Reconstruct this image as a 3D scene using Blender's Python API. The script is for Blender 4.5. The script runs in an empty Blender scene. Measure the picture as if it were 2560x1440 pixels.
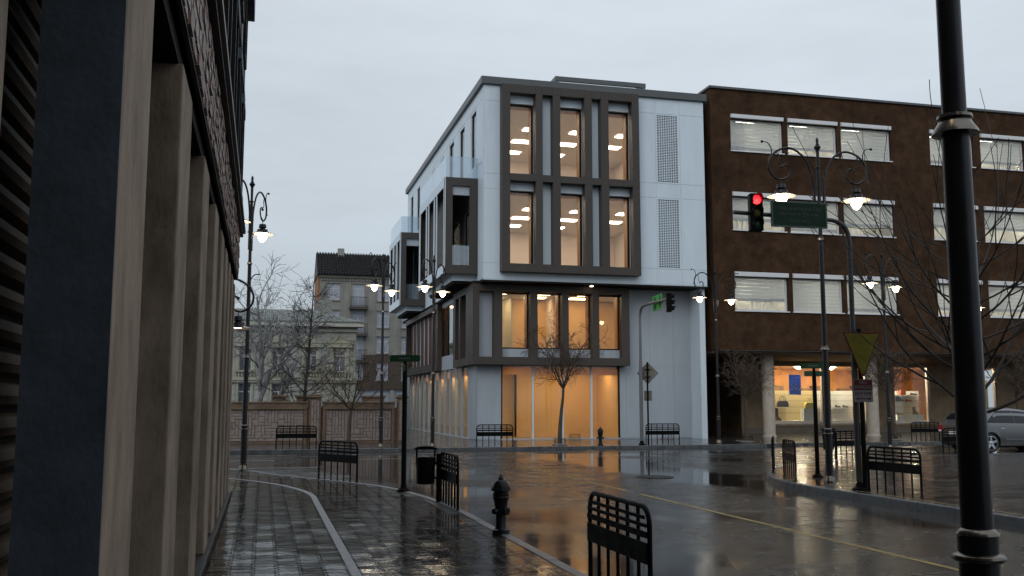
import bpy, math, random
from mathutils import Vector, Matrix
R = math.radians
S = bpy.context.scene
COL = S.collection

# ------------------------------------------------------------------ camera
FPX, TILT, YAW = 2430.0, math.atan(290 / 2430.0), R(14.29)
cd = bpy.data.cameras.new('camera'); cam = bpy.data.objects.new('camera', cd); COL.objects.link(cam)
cd.sensor_width = 36.0; cd.lens = FPX / 2560 * 36.0; cd.clip_start = 0.05; cd.clip_end = 1500
cam.location = (0, 0, 1.75); cam.rotation_euler = (math.pi / 2 + TILT, 0, -YAW)
S.camera = cam

# ------------------------------------------------------------------ sky and sun (overcast dusk)
SUN_EL, SUN_AZ = R(34), R(215)          # azimuth clockwise from +Y
W = bpy.data.worlds.new('World'); S.world = W; W.use_nodes = True
nt = W.node_tree; nt.nodes.clear()
def wn(t, **k):
    n = nt.nodes.new(t)
    for a, b in k.items(): setattr(n, a, b)
    return n
sky = wn('ShaderNodeTexSky', sky_type='NISHITA', sun_disc=False, sun_elevation=SUN_EL, sun_rotation=SUN_AZ, dust_density=3.0, air_density=1.0)
bg1 = wn('ShaderNodeBackground'); bg1.inputs[1].default_value = 0.012
nt.links.new(sky.outputs[0], bg1.inputs[0])
tc = wn('ShaderNodeTexCoord'); sx = wn('ShaderNodeSeparateXYZ'); nt.links.new(tc.outputs['Generated'], sx.inputs[0])
mp = wn('ShaderNodeMapping'); mp.inputs['Scale'].default_value = (1.6, 1.6, 6.0); nt.links.new(tc.outputs['Generated'], mp.inputs[0])
nz = wn('ShaderNodeTexNoise'); nz.inputs['Scale'].default_value = 1.6; nz.inputs['Detail'].default_value = 5; nz.inputs['Roughness'].default_value = .55
nt.links.new(mp.outputs[0], nz.inputs['Vector'])
rmp = wn('ShaderNodeValToRGB'); nt.links.new(sx.outputs[2], rmp.inputs[0])
e = rmp.color_ramp.elements
e[0].position = 0.0; e[0].color = (.43, .495, .55, 1)
e[1].position = 1.0; e[1].color = (.90, .97, 1.06, 1)
a = e.new(.12); a.color = (.53, .595, .65, 1)
a = e.new(.36); a.color = (.70, .765, .825, 1)
nr = wn('ShaderNodeMapRange'); nr.inputs[1].default_value = .3; nr.inputs[2].default_value = .7; nr.inputs[3].default_value = .90; nr.inputs[4].default_value = 1.10
nt.links.new(nz.outputs[0], nr.inputs[0])
mx = wn('ShaderNodeMix', data_type='RGBA', blend_type='MULTIPLY'); mx.inputs[0].default_value = 1
nt.links.new(rmp.outputs[0], mx.inputs[6]); nt.links.new(nr.outputs[0], mx.inputs[7])
bg2 = wn('ShaderNodeBackground'); bg2.inputs[1].default_value = 0.90
nt.links.new(mx.outputs[2], bg2.inputs[0])
ad = wn('ShaderNodeAddShader'); nt.links.new(bg1.outputs[0], ad.inputs[0]); nt.links.new(bg2.outputs[0], ad.inputs[1])
wo = wn('ShaderNodeOutputWorld'); nt.links.new(ad.outputs[0], wo.inputs[0])
sd = bpy.data.lights.new('sun', 'SUN'); sd.energy = 0.5; sd.angle = R(35); sd.color = (1, .97, .93)
sun = bpy.data.objects.new('sun', sd); COL.objects.link(sun)
sv = Vector((math.sin(SUN_AZ) * math.cos(SUN_EL), math.cos(SUN_AZ) * math.cos(SUN_EL), math.sin(SUN_EL)))
sun.rotation_euler = sv.to_track_quat('Z', 'Y').to_euler(); sun.location = (0, 0, 60)
S.view_settings.view_transform = 'Standard'; S.view_settings.look = 'None'
S.view_settings.exposure = 0.0; S.view_settings.gamma = 1.0; S.view_settings.use_curve_mapping = False
S.render.engine = 'CYCLES'
cy = S.cycles
cy.use_denoising = True; cy.max_bounces = 7; cy.diffuse_bounces = 2; cy.glossy_bounces = 3; cy.use_adaptive_sampling = True; cy.adaptive_threshold = .02; cy.transmission_bounces = 4
cy.transparent_max_bounces = 16; cy.sample_clamp_indirect = 6; cy.caustics_reflective = False; cy.caustics_refractive = False

def proj(p):
    d = Vector(p) - Vector((0, 0, 1.75))
    a = d.x * math.cos(YAW) - d.y * math.sin(YAW); b = d.x * math.sin(YAW) + d.y * math.cos(YAW)
    fw = b * math.cos(TILT) + d.z * math.sin(TILT); up = -b * math.sin(TILT) + d.z * math.cos(TILT)
    if fw < .1: return (-1e6, -1e6)
    return (1280 + FPX * a / fw, 720 - FPX * up / fw)

# ------------------------------------------------------------------ materials
MATS = {}
def srgb(r, g, b): return tuple((c / 255 / 12.92 if c <= 10 else ((c / 255 + .055) / 1.055) ** 2.4) for c in (r, g, b)) + (1,)
def node(t, kind, **k):
    n = t.nodes.new(kind)
    for a, b in k.items(): setattr(n, a, b)
    return n
def mat(name, col, rough=.6, metal=0.0, var=.18, scale=2.0, bump=.0, bscale=30.0, rvar=.0, emis=None, estr=0.0, coat=0.0, spec=.5, stretch=(1, 1, 1), detail=5.0, dirt=0.0):
    if name in MATS: return MATS[name]
    m = bpy.data.materials.new(name); m.use_nodes = True; t = m.node_tree; b = t.nodes['Principled BSDF']
    b.inputs['Roughness'].default_value = rough; b.inputs['Metallic'].default_value = metal
    b.inputs['Coat Weight'].default_value = coat; b.inputs['Coat Roughness'].default_value = .08
    b.inputs['Specular IOR Level'].default_value = spec
    geo = node(t, 'ShaderNodeNewGeometry'); mp = node(t, 'ShaderNodeMapping'); mp.inputs['Scale'].default_value = stretch
    t.links.new(geo.outputs['Position'], mp.inputs[0])
    if var > 0:
        n = node(t, 'ShaderNodeTexNoise'); n.inputs['Scale'].default_value = scale; n.inputs['Detail'].default_value = detail; n.inputs['Roughness'].default_value = .6
        t.links.new(mp.outputs[0], n.inputs['Vector'])
        r = node(t, 'ShaderNodeMapRange'); r.inputs[1].default_value = .25; r.inputs[2].default_value = .75
        r.inputs[3].default_value = 1 - var; r.inputs[4].default_value = 1 + var
        t.links.new(n.outputs[0], r.inputs[0])
        x = node(t, 'ShaderNodeMix', data_type='RGBA', blend_type='MULTIPLY'); x.inputs[0].default_value = 1
        x.inputs[6].default_value = tuple(col[:3]) + (1,); t.links.new(r.outputs[0], x.inputs[7])
        last = x.outputs[2]
        if dirt > 0:
            n2 = node(t, 'ShaderNodeTexNoise'); n2.inputs['Scale'].default_value = .7; n2.inputs['Detail'].default_value = 8; n2.inputs['Roughness'].default_value = .7
            t.links.new(mp.outputs[0], n2.inputs['Vector'])
            r2 = node(t, 'ShaderNodeMapRange'); r2.inputs[1].default_value = .48; r2.inputs[2].default_value = .66; r2.inputs[3].default_value = 1; r2.inputs[4].default_value = 1 - dirt
            t.links.new(n2.outputs[0], r2.inputs[0])
            x2 = node(t, 'ShaderNodeMix', data_type='RGBA', blend_type='MULTIPLY'); x2.inputs[0].default_value = 1
            t.links.new(last, x2.inputs[6]); t.links.new(r2.outputs[0], x2.inputs[7]); last = x2.outputs[2]
        t.links.new(last, b.inputs['Base Color'])
        if rvar > 0:
            r3 = node(t, 'ShaderNodeMapRange'); r3.inputs[1].default_value = .3; r3.inputs[2].default_value = .7
            r3.inputs[3].default_value = max(.02, rough - rvar); r3.inputs[4].default_value = min(1, rough + rvar)
            t.links.new(n.outputs[0], r3.inputs[0]); t.links.new(r3.outputs[0], b.inputs['Roughness'])
    else:
        b.inputs['Base Color'].default_value = tuple(col[:3]) + (1,)
    if bump > 0:
        n = node(t, 'ShaderNodeTexNoise'); n.inputs['Scale'].default_value = bscale; n.inputs['Detail'].default_value = 6
        t.links.new(mp.outputs[0], n.inputs['Vector'])
        bm = node(t, 'ShaderNodeBump'); bm.inputs['Strength'].default_value = 1; bm.inputs['Distance'].default_value = bump
        t.links.new(n.outputs[0], bm.inputs['Height']); t.links.new(bm.outputs[0], b.inputs['Normal'])
    if emis:
        b.inputs['Emission Color'].default_value = tuple(emis[:3]) + (1,); b.inputs['Emission Strength'].default_value = estr
    MATS[name] = m; return m

def glass(name, tint=(.93, .95, .95), rough=.0, ior=1.5, boost=0.0):
    if name in MATS: return MATS[name]
    m = bpy.data.materials.new(name); m.use_nodes = True; t = m.node_tree; t.nodes.clear()
    tr = node(t, 'ShaderNodeBsdfTransparent'); tr.inputs[0].default_value = tuple(tint) + (1,)
    gl = node(t, 'ShaderNodeBsdfGlossy'); gl.inputs['Roughness'].default_value = rough; gl.inputs[0].default_value = (.95, .97, 1, 1)
    fr = node(t, 'ShaderNodeFresnel'); ge = node(t, 'ShaderNodeNewGeometry')
    im = node(t, 'ShaderNodeMix', data_type='FLOAT'); im.inputs[2].default_value = ior; im.inputs[3].default_value = 1 / ior     # thin pane: same reflectance from both sides
    t.links.new(ge.outputs['Backfacing'], im.inputs[0]); t.links.new(im.outputs[0], fr.inputs[0])
    mr = node(t, 'ShaderNodeMapRange'); mr.inputs[3].default_value = boost; mr.inputs[4].default_value = 1.0
    t.links.new(fr.outputs[0], mr.inputs[0])
    mx = node(t, 'ShaderNodeMixShader'); t.links.new(mr.outputs[0], mx.inputs[0]); t.links.new(tr.outputs[0], mx.inputs[1]); t.links.new(gl.outputs[0], mx.inputs[2])
    o = node(t, 'ShaderNodeOutputMaterial'); t.links.new(mx.outputs[0], o.inputs[0])
    MATS[name] = m; return m

def translucent(name, c, f):
    m = bpy.data.materials.new(name); m.use_nodes = True; t = m.node_tree; b = t.nodes['Principled BSDF']; b.inputs['Base Color'].default_value = c + (1,); b.inputs['Roughness'].default_value = .7
    tl_ = node(t, 'ShaderNodeBsdfTranslucent'); tl_.inputs[0].default_value = c + (1,); mx_ = node(t, 'ShaderNodeMixShader'); mx_.inputs[0].default_value = f
    t.links.new(b.outputs[0], mx_.inputs[1]); t.links.new(tl_.outputs[0], mx_.inputs[2]); t.links.new(mx_.outputs[0], t.nodes['Material Output'].inputs[0]); MATS[name] = m; return m

def emit(name, col, s):
    if name in MATS: return MATS[name]
    m = bpy.data.materials.new(name); m.use_nodes = True; t = m.node_tree; b = t.nodes['Principled BSDF']
    b.inputs['Base Color'].default_value = (.8, .8, .8, 1); b.inputs['Emission Color'].default_value = tuple(col) + (1,); b.inputs['Emission Strength'].default_value = s
    MATS[name] = m; return m

def wet_asphalt():
    m = bpy.data.materials.new('wet_asphalt'); m.use_nodes = True; t = m.node_tree; b = t.nodes['Principled BSDF']
    geo = node(t, 'ShaderNodeNewGeometry')
    fine = node(t, 'ShaderNodeTexNoise'); fine.inputs['Scale'].default_value = 85; fine.inputs['Detail'].default_value = 5
    med = node(t, 'ShaderNodeTexNoise'); med.inputs['Scale'].default_value = 1.3; med.inputs['Detail'].default_value = 6; med.inputs['Roughness'].default_value = .65
    big = node(t, 'ShaderNodeTexNoise'); big.inputs['Scale'].default_value = .22; big.inputs['Detail'].default_value = 4; big.inputs['Roughness'].default_value = .55
    for n in (fine, med, big): t.links.new(geo.outputs['Position'], n.inputs['Vector'])
    # water gathers along the kerbs: distance to x=3.05 and x=10.55 lines
    sp = node(t, 'ShaderNodeSeparateXYZ'); t.links.new(geo.outputs['Position'], sp.inputs[0])
    def absd(c, w):
        s1 = node(t, 'ShaderNodeMath', operation='SUBTRACT'); t.links.new(sp.outputs[0], s1.inputs[0]); s1.inputs[1].default_value = c
        s2 = node(t, 'ShaderNodeMath', operation='ABSOLUTE'); t.links.new(s1.outputs[0], s2.inputs[0])
        s3 = node(t, 'ShaderNodeMapRange'); s3.inputs[1].default_value = 0; s3.inputs[2].default_value = w; s3.inputs[3].default_value = .30; s3.inputs[4].default_value = 0
        t.links.new(s2.outputs[0], s3.inputs[0]); return s3.outputs[0]
    k1 = absd(3.4, 2.3); k2 = absd(10.2, 1.7)
    ad1 = node(t, 'ShaderNodeMath', operation='MAXIMUM'); t.links.new(k1, ad1.inputs[0]); t.links.new(k2, ad1.inputs[1])
    # the cross street beyond is flooded more evenly
    ys = node(t, 'ShaderNodeMapRange'); ys.inputs[1].default_value = 21; ys.inputs[2].default_value = 30; ys.inputs[3].default_value = -.03; ys.inputs[4].default_value = .08
    t.links.new(sp.outputs[1], ys.inputs[0])
    ad2 = node(t, 'ShaderNodeMath', operation='ADD'); t.links.new(ad1.outputs[0], ad2.inputs[0]); t.links.new(ys.outputs[0], ad2.inputs[1])
    ad3 = node(t, 'ShaderNodeMath', operation='ADD'); t.links.new(ad2.outputs[0], ad3.inputs[0]); t.links.new(big.outputs[0], ad3.inputs[1])
    m2 = node(t, 'ShaderNodeMath', operation='MULTIPLY_ADD'); t.links.new(med.outputs[0], m2.inputs[0]); m2.inputs[1].default_value = .10; t.links.new(ad3.outputs[0], m2.inputs[2])
    pud = node(t, 'ShaderNodeMapRange', interpolation_type='SMOOTHSTEP'); pud.inputs[1].default_value = .57; pud.inputs[2].default_value = .80
    t.links.new(m2.outputs[0], pud.inputs[0])
    # colour
    cr = node(t, 'ShaderNodeMapRange'); cr.inputs[1].default_value = .38; cr.inputs[2].default_value = .62; cr.inputs[3].default_value = .011; cr.inputs[4].default_value = .043
    spk = node(t, 'ShaderNodeTexNoise'); spk.inputs['Scale'].default_value = 26; spk.inputs['Detail'].default_value = 4; spk.inputs['Roughness'].default_value = .8
    t.links.new(geo.outputs['Position'], spk.inputs['Vector'])
    avg = node(t, 'ShaderNodeMath', operation='MULTIPLY_ADD'); t.links.new(fine.outputs[0], avg.inputs[0]); avg.inputs[1].default_value = .5
    hlf = node(t, 'ShaderNodeMath', operation='MULTIPLY'); t.links.new(spk.outputs[0], hlf.inputs[0]); hlf.inputs[1].default_value = .5; t.links.new(hlf.outputs[0], avg.inputs[2])
    t.links.new(avg.outputs[0], cr.inputs[0])
    cm = node(t, 'ShaderNodeMix', data_type='RGBA', blend_type='MULTIPLY'); cm.inputs[0].default_value = 1; cm.inputs[7].default_value = (1.0, .92, .84, 1)
    t.links.new(cr.outputs[0], cm.inputs[6]); t.links.new(cm.outputs[2], b.inputs['Base Color'])
    # roughness
    rr = node(t, 'ShaderNodeMapRange'); rr.inputs[1].default_value = .3; rr.inputs[2].default_value = .7; rr.inputs[3].default_value = .17; rr.inputs[4].default_value = .34
    t.links.new(med.outputs[0], rr.inputs[0])
    rm = node(t, 'ShaderNodeMix', data_type='FLOAT'); t.links.new(pud.outputs[0], rm.inputs[0]); t.links.new(rr.outputs[0], rm.inputs[2]); rm.inputs[3].default_value = .06
    t.links.new(rm.outputs[0], b.inputs['Roughness'])
    # bump: grain where not flooded, slow ripples everywhere
    inv = node(t, 'ShaderNodeMath', operation='SUBTRACT'); inv.inputs[0].default_value = 1; t.links.new(pud.outputs[0], inv.inputs[1])
    gm = node(t, 'ShaderNodeMath', operation='MULTIPLY'); t.links.new(fine.outputs[0], gm.inputs[0]); t.links.new(inv.outputs[0], gm.inputs[1])
    bm = node(t, 'ShaderNodeBump'); bm.inputs['Strength'].default_value = .7; bm.inputs['Distance'].default_value = .002
    t.links.new(gm.outputs[0], bm.inputs['Height'])
    rip = node(t, 'ShaderNodeTexNoise'); rip.inputs['Scale'].default_value = 2.6; rip.inputs['Detail'].default_value = 3
    t.links.new(geo.outputs['Position'], rip.inputs['Vector'])
    bm2 = node(t, 'ShaderNodeBump'); bm2.inputs['Strength'].default_value = 1; bm2.inputs['Distance'].default_value = .0012
    t.links.new(rip.outputs[0], bm2.inputs['Height']); t.links.new(bm.outputs[0], bm2.inputs['Normal']); t.links.new(bm2.outputs[0], b.inputs['Normal'])
    b.inputs['Specular IOR Level'].default_value = .33
    MATS['wet_asphalt'] = m; return m

def wet_paver(name, base, cell=(.2267, .2), r0=.10, r1=.32, brick=False, bs=1.0):
    m = bpy.data.materials.new(name); m.use_nodes = True; t = m.node_tree; b = t.nodes['Principled BSDF']
    geo = node(t, 'ShaderNodeNewGeometry')
    mp = node(t, 'ShaderNodeMapping'); mp.inputs['Scale'].default_value = (1 / cell[0], 1 / cell[1], 0)
    t.links.new(geo.outputs['Position'], mp.inputs[0])
    fl = node(t, 'ShaderNodeVectorMath', operation='FLOOR'); t.links.new(mp.outputs[0], fl.inputs[0])
    wnz = node(t, 'ShaderNodeTexWhiteNoise', noise_dimensions='2D'); t.links.new(fl.outputs[0], wnz.inputs['Vector'])
    fine = node(t, 'ShaderNodeTexNoise'); fine.inputs['Scale'].default_value = 90; fine.inputs['Detail'].default_value = 4
    med = node(t, 'ShaderNodeTexNoise'); med.inputs['Scale'].default_value = 3.2; med.inputs['Detail'].default_value = 5
    for n in (fine, med): t.links.new(geo.outputs['Position'], n.inputs['Vector'])
    s = node(t, 'ShaderNodeMath', operation='MULTIPLY_ADD'); t.links.new(wnz.outputs['Value'], s.inputs[0]); s.inputs[1].default_value = .28; t.links.new(med.outputs[0], s.inputs[2])
    cr = node(t, 'ShaderNodeMapRange'); cr.inputs[1].default_value = .35; cr.inputs[2].default_value = .95; cr.inputs[3].default_value = .6; cr.inputs[4].default_value = 1.35
    t.links.new(s.outputs[0], cr.inputs[0])
    cm = node(t, 'ShaderNodeMix', data_type='RGBA', blend_type='MULTIPLY'); cm.inputs[0].default_value = 1; cm.inputs[6].default_value = tuple(base) + (1,)
    t.links.new(cr.outputs[0], cm.inputs[7]); t.links.new(cm.outputs[2], b.inputs['Base Color'])
    rr = node(t, 'ShaderNodeMapRange'); rr.inputs[1].default_value = .42; rr.inputs[2].default_value = .85; rr.inputs[3].default_value = r0; rr.inputs[4].default_value = r1
    t.links.new(s.outputs[0], rr.inputs[0]); t.links.new(rr.outputs[0], b.inputs['Roughness'])
    bm = node(t, 'ShaderNodeBump'); bm.inputs['Strength'].default_value = .4; bm.inputs['Distance'].default_value = .0008
    t.links.new(fine.outputs[0], bm.inputs['Height'])
    bm2 = node(t, 'ShaderNodeBump'); bm2.inputs['Strength'].default_value = 1; bm2.inputs['Distance'].default_value = .0030 if not brick else .0016
    md2 = node(t, 'ShaderNodeTexNoise'); md2.inputs['Scale'].default_value = 8.0; md2.inputs['Detail'].default_value = 2
    t.links.new(geo.outputs['Position'], md2.inputs['Vector'])
    t.links.new(md2.outputs[0], bm2.inputs['Height']); t.links.new(bm.outputs[0], bm2.inputs['Normal'])
    last = bm2
    if brick:
        bt = node(t, 'ShaderNodeTexBrick'); bt.inputs['Scale'].default_value = bs; bt.inputs['Mortar Size'].default_value = .02; bt.inputs['Color1'].default_value = (1, 1, 1, 1); bt.inputs['Color2'].default_value = (.9, .9, .9, 1); bt.inputs['Mortar'].default_value = (0, 0, 0, 1)
        t.links.new(geo.outputs['Position'], bt.inputs['Vector'])
        bm3 = node(t, 'ShaderNodeBump'); bm3.inputs['Strength'].default_value = 1; bm3.inputs['Distance'].default_value = .0025
        t.links.new(bt.outputs['Color'], bm3.inputs['Height']); t.links.new(bm2.outputs[0], bm3.inputs['Normal']); last = bm3
    t.links.new(last.outputs[0], b.inputs['Normal']); b.inputs['Specular IOR Level'].default_value = .32
    MATS[name] = m; return m

# ------------------------------------------------------------------ mesh helpers
class MB:
    def __init__(s): s.v = []; s.f = []
    def add(s, vs, fs):
        o = len(s.v); s.v += [tuple(p) for p in vs]; s.f += [tuple(i + o for i in f) for f in fs]; return s
    def box(s, x0, x1, y0, y1, z0, z1, M=None):
        vs = [Vector((x, y, z)) for z in (z0, z1) for y in (y0, y1) for x in (x0, x1)]
        if M is not None: vs = [M @ p for p in vs]
        return s.add(vs, [(0, 2, 3, 1), (4, 5, 7, 6), (0, 1, 5, 4), (2, 6, 7, 3), (0, 4, 6, 2), (1, 3, 7, 5)])
    def prism(s, poly, axis, a, b):      # polygon (2d) extruded along axis from a to b
        def P(p, c):
            if axis == 'z': return (p[0], p[1], c)
            if axis == 'y': return (p[0], c, p[1])
            return (c, p[0], p[1])
        n = len(poly)
        vs = [P(p, a) for p in poly] + [P(p, b) for p in poly]
        fs = [tuple(range(n))[::-1], tuple(range(n, 2 * n))] + [(i, (i + 1) % n, n + (i + 1) % n, n + i) for i in range(n)]
        return s.add(vs, fs)
    def lathe(s, prof, n=16, c=(0, 0, 0), M=None, cap=True):
        vs = []; fs = []
        for r, z in prof:
            for k in range(n):
                t = 2 * math.pi * k / n; p = Vector((c[0] + r * math.cos(t), c[1] + r * math.sin(t), c[2] + z))
                vs.append(M @ p if M is not None else p)
        m = len(prof)
        for i in range(m - 1):
            for k in range(n): fs.append((i * n + k, i * n + (k + 1) % n, (i + 1) * n + (k + 1) % n, (i + 1) * n + k))
        if cap: fs.append(tuple(range(n))[::-1]); fs.append(tuple(range((m - 1) * n, m * n)))
        return s.add(vs, fs)
    def tube(s, pts, rad, n=8, cap=True):
        pts = [Vector(p) for p in pts]; m = len(pts)
        if not isinstance(rad, (list, tuple)): rad = [rad] * m
        t0 = (pts[1] - pts[0]).normalized()
        up = Vector((0, 0, 1)) if abs(t0.z) < .9 else Vector((1, 0, 0))
        u = t0.cross(up).normalized(); vs = []; fs = []
        for i, p in enumerate(pts):
            t = (pts[min(i + 1, m - 1)] - pts[max(i - 1, 0)])
            t = t.normalized() if t.length > 1e-9 else t0
            u = u - t * u.dot(t); u = u.normalized() if u.length > 1e-6 else t.orthogonal().normalized()
            w = t.cross(u)
            for k in range(n):
                a = 2 * math.pi * k / n; vs.append(p + (u * math.cos(a) + w * math.sin(a)) * rad[i])
        for i in range(m - 1):
            for k in range(n): fs.append((i * n + k, i * n + (k + 1) % n, (i + 1) * n + (k + 1) % n, (i + 1) * n + k))
        if cap: fs.append(tuple(range(n))[::-1]); fs.append(tuple(range((m - 1) * n, m * n)))
        return s.add(vs, fs)
    def ball(s, c, r, n=10, m=6, sz=1.0):
        prof = [(max(1e-4, r * math.sin(math.pi * i / m)), -r * sz * math.cos(math.pi * i / m)) for i in range(m + 1)]
        return s.lathe(prof, n, c)
    def mesh(s, name, smooth=False):
        me = bpy.data.meshes.new(name); me.from_pydata(s.v, [], s.f); me.validate()
        if smooth:
            me.polygons.foreach_set('use_smooth', [True] * len(me.polygons))
        me.update(); return me
    def build(s, name, m, parent=None, smooth=False, kind=None, label=None, bevel=0.0, angle=35):
        me = s.mesh(name, smooth); me.materials.append(m)
        if smooth and hasattr(me, 'set_sharp_from_angle'): me.set_sharp_from_angle(angle=R(angle))
        o = bpy.data.objects.new(name, me); COL.objects.link(o)
        if parent is not None: o.parent = parent
        if kind: o['kind'] = kind
        if label: o['label'] = label
        if bevel > 0:
            b = o.modifiers.new('bevel', 'BEVEL'); b.width = bevel; b.segments = 2; b.limit_method = 'ANGLE'
        return o
def box(name, m, parent, x0, x1, y0, y1, z0, z1, **k): return MB().box(x0, x1, y0, y1, z0, z1).build(name, m, parent, **k)
def thing(name, label, cat, loc=(0, 0, 0), rz=0.0, group=None):
    o = bpy.data.objects.new(name, None); COL.objects.link(o); o.location = loc; o.rotation_euler = (0, 0, rz)
    o.empty_display_size = .2; o['label'] = label; o['category'] = cat
    if group: o['group'] = group
    return o
def tag(o, label, cat, group=None):
    o['label'] = label; o['category'] = cat
    if group: o['group'] = group
    return o
def copy_tree(o, parent=None, ch=None):
    c = o.copy(); COL.objects.link(c)
    if parent is not None: c.parent = parent
    for k in KIDS(o): copy_tree(k, c)
    return c
def KIDS(o): return [k for k in COL.objects if k.parent == o]
def dup(root, kids, loc, rz, label, group=None):
    r = root.copy(); COL.objects.link(r); r.location = loc; r.rotation_euler = (0, 0, rz); r['label'] = label
    if group: r['group'] = group
    for k, subs in kids:
        c = k.copy(); COL.objects.link(c); c.parent = r
        for q in subs:
            d = q.copy(); COL.objects.link(d); d.parent = c
    return r
def tree_of(root):
    ks = KIDS(root); return [(k, KIDS(k)) for k in ks]
def hwall(mb, axis, c0, c1, u0, u1, v0, v1, holes):
    us = sorted(set([u0, u1] + [min(max(h[i], u0), u1) for h in holes for i in (0, 1)])); vs = sorted(set([v0, v1] + [min(max(h[i], v0), v1) for h in holes for i in (2, 3)]))
    for j in range(len(vs) - 1):
        run = None
        for i in range(len(us) - 1):
            uc = (us[i] + us[i + 1]) / 2; vc = (vs[j] + vs[j + 1]) / 2
            solid = not any(h[0] < uc < h[1] and h[2] < vc < h[3] for h in holes)
            if solid and run is None: run = us[i]
            if run is not None and (not solid or i == len(us) - 2):
                e = us[i + 1] if solid else us[i]
                if axis == 'y': mb.box(run, e, c0, c1, vs[j], vs[j + 1])
                else: mb.box(c0, c1, run, e, vs[j], vs[j + 1])
                run = None
    return mb
def text(name, s, m, parent, size, loc, rot, align='CENTER', depth=.002, sx=1.0):
    cu = bpy.data.curves.new(name, 'FONT'); cu.body = s; cu.size = size; cu.align_x = align; cu.align_y = 'CENTER'; cu.extrude = depth; cu.resolution_u = 3
    o = bpy.data.objects.new('tmp_text', cu); COL.objects.link(o)
    dg = bpy.context.evaluated_depsgraph_get(); me = bpy.data.meshes.new_from_object(o.evaluated_get(dg))
    bpy.data.objects.remove(o); bpy.data.curves.remove(cu)
    me.materials.clear(); me.materials.append(m); me.name = name
    n = bpy.data.objects.new(name, me); COL.objects.link(n); n.location = loc; n.rotation_euler = rot; n.scale = (sx, 1, 1); n.parent = parent; n['kind'] = 'stuff'
    return n
def smooth_path(pts, n=6):
    P = [Vector(p) for p in pts]; out = []
    for i in range(len(P) - 1):
        a = P[max(i - 1, 0)]; b = P[i]; c = P[i + 1]; d = P[min(i + 2, len(P) - 1)]
        for k in range(n):
            t = k / n
            out.append(.5 * ((2 * b) + (c - a) * t + (2 * a - 5 * b + 4 * c - d) * t * t + (3 * b - a - 3 * c + d) * t ** 3))
    out.append(P[-1]); return out

# palette
ASPH = wet_asphalt()
PAV = wet_paver('wet_paver', (.024, .020, .017), r0=.04, r1=.17)
PAVF = wet_paver('wet_paving_far', (.034, .033, .032), cell=(.4, .2), r0=.06, r1=.18, brick=True, bs=2.4)
PAVC = wet_paver('wet_paving_corner', (.034, .029, .025), cell=(.4, .2), r0=.11, r1=.27, brick=True, bs=3.0)
KERB = mat('kerb_stone', (.13, .135, .14), .40, spec=.35, var=.35, scale=5, bump=.004, bscale=40, rvar=.12)
KERBD = mat('kerb_stone_dark', (.07, .075, .08), .30, var=.4, scale=4, bump=.004, bscale=40, rvar=.1)
STRIP = mat('edging_concrete', (.15, .155, .165), .40, var=.2, scale=9, bump=.002, bscale=60, rvar=.1)
YEL = mat('yellow_road_paint', (.30, .21, .055), .4, var=.5, scale=9, bump=.001, bscale=80, rvar=.15)
WHT = mat('white_road_paint', (.32, .32, .30), .35, var=.6, scale=7, rvar=.15)
BLK = mat('black_iron', (.004, .004, .0042), .5, spec=.07, metal=.0, var=.3, scale=8, bump=.0006, bscale=120, rvar=.1)
POLE = mat('lamp_pole_metal', (.028, .028, .030), .36, metal=.6, spec=.3, var=.2, scale=6, rvar=.08)
COLLAR = mat('collar_bronze', (.15, .135, .115), .26, metal=1.0, var=.06, scale=12, rvar=.05)
ENAM = mat('enamel_white', (.80, .76, .68), .35, var=.05)
BULB = emit('bulb_glow', (1.0, .80, .55), 20.0)
WPANEL = mat('white_panel', (.66, .765, .85), .45, spec=.35, var=.07, scale=1.6, rvar=.08, stretch=(1, 1, .18), dirt=.07)
GPANEL = mat('grey_panel', (.40, .45, .505), .42, spec=.35, var=.08, scale=1.6, rvar=.08, stretch=(1, 1, .18), dirt=.10)
BROWNF = mat('brown_metal_frame', (.066, .058, .053), .5, spec=.25, var=.08, scale=1.5, rvar=.06)
DARKF = mat('dark_window_frame', (.010, .009, .009), .5, spec=.15, var=.1)
WOOD = mat('orange_wood', (.42, .19, .06), .5, var=.25, scale=3, stretch=(1, 1, .15))
CAP = mat('roof_cap_metal', (.085, .095, .10), .42, var=.12, scale=2)
GLASS = glass('window_glass', (.96, .96, .95), ior=1.45)
GLASSD = glass('dark_glass', (.55, .58, .60), ior=1.6, boost=.03)
BALGL = glass('balustrade_glass', (.80, .87, .92), rough=.12, ior=1.6, boost=.10)

# ------------------------------------------------------------------ ground, road, pavements
def struct(o): o['kind'] = 'structure'; return o
g = MB().add([(-300, -200, 0), (400, -200, 0), (400, 500, 0), (-300, 500, 0)], [(0, 1, 2, 3)]); struct(g.build('road', ASPH))

NEAR = [(3.05, -20), (3.05, 14.5), (3.01, 15.8), (2.87, 17.3), (2.65, 18.8), (2.3, 19.95), (1.9, 20.8), (1.4, 21.7), (.9, 22.5), (.35, 23.6), (-.1, 24.7), (-.55, 25.5), (-1.3, 26.05), (-2.5, 26.4), (-14, 26.5)]
SE = [(10.55, -20), (10.55, 17.2), (10.6, 18.3), (10.85, 19.4), (11.25, 20.4), (11.75, 21.4), (12.45, 22.5), (13.2, 23.4), (14.25, 24.3), (15.5, 25.2), (17.0, 25.9), (19.0, 26.6), (22.0, 27.2), (26, 27.8), (60, 28.2)]
FAR = [(-30, 36.1), (20.2, 36.1), (20.9, 36.9), (70, 36.9)]
def offset(path, d):
    out = []
    for i, p in enumerate(path):
        a = Vector(path[max(i - 1, 0)]); b = Vector(path[min(i + 1, len(path) - 1)]); t = (b - a).normalized(); n = Vector((-t.y, t.x))
        out.append((p[0] + n.x * d, p[1] + n.y * d))
    return out
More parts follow.
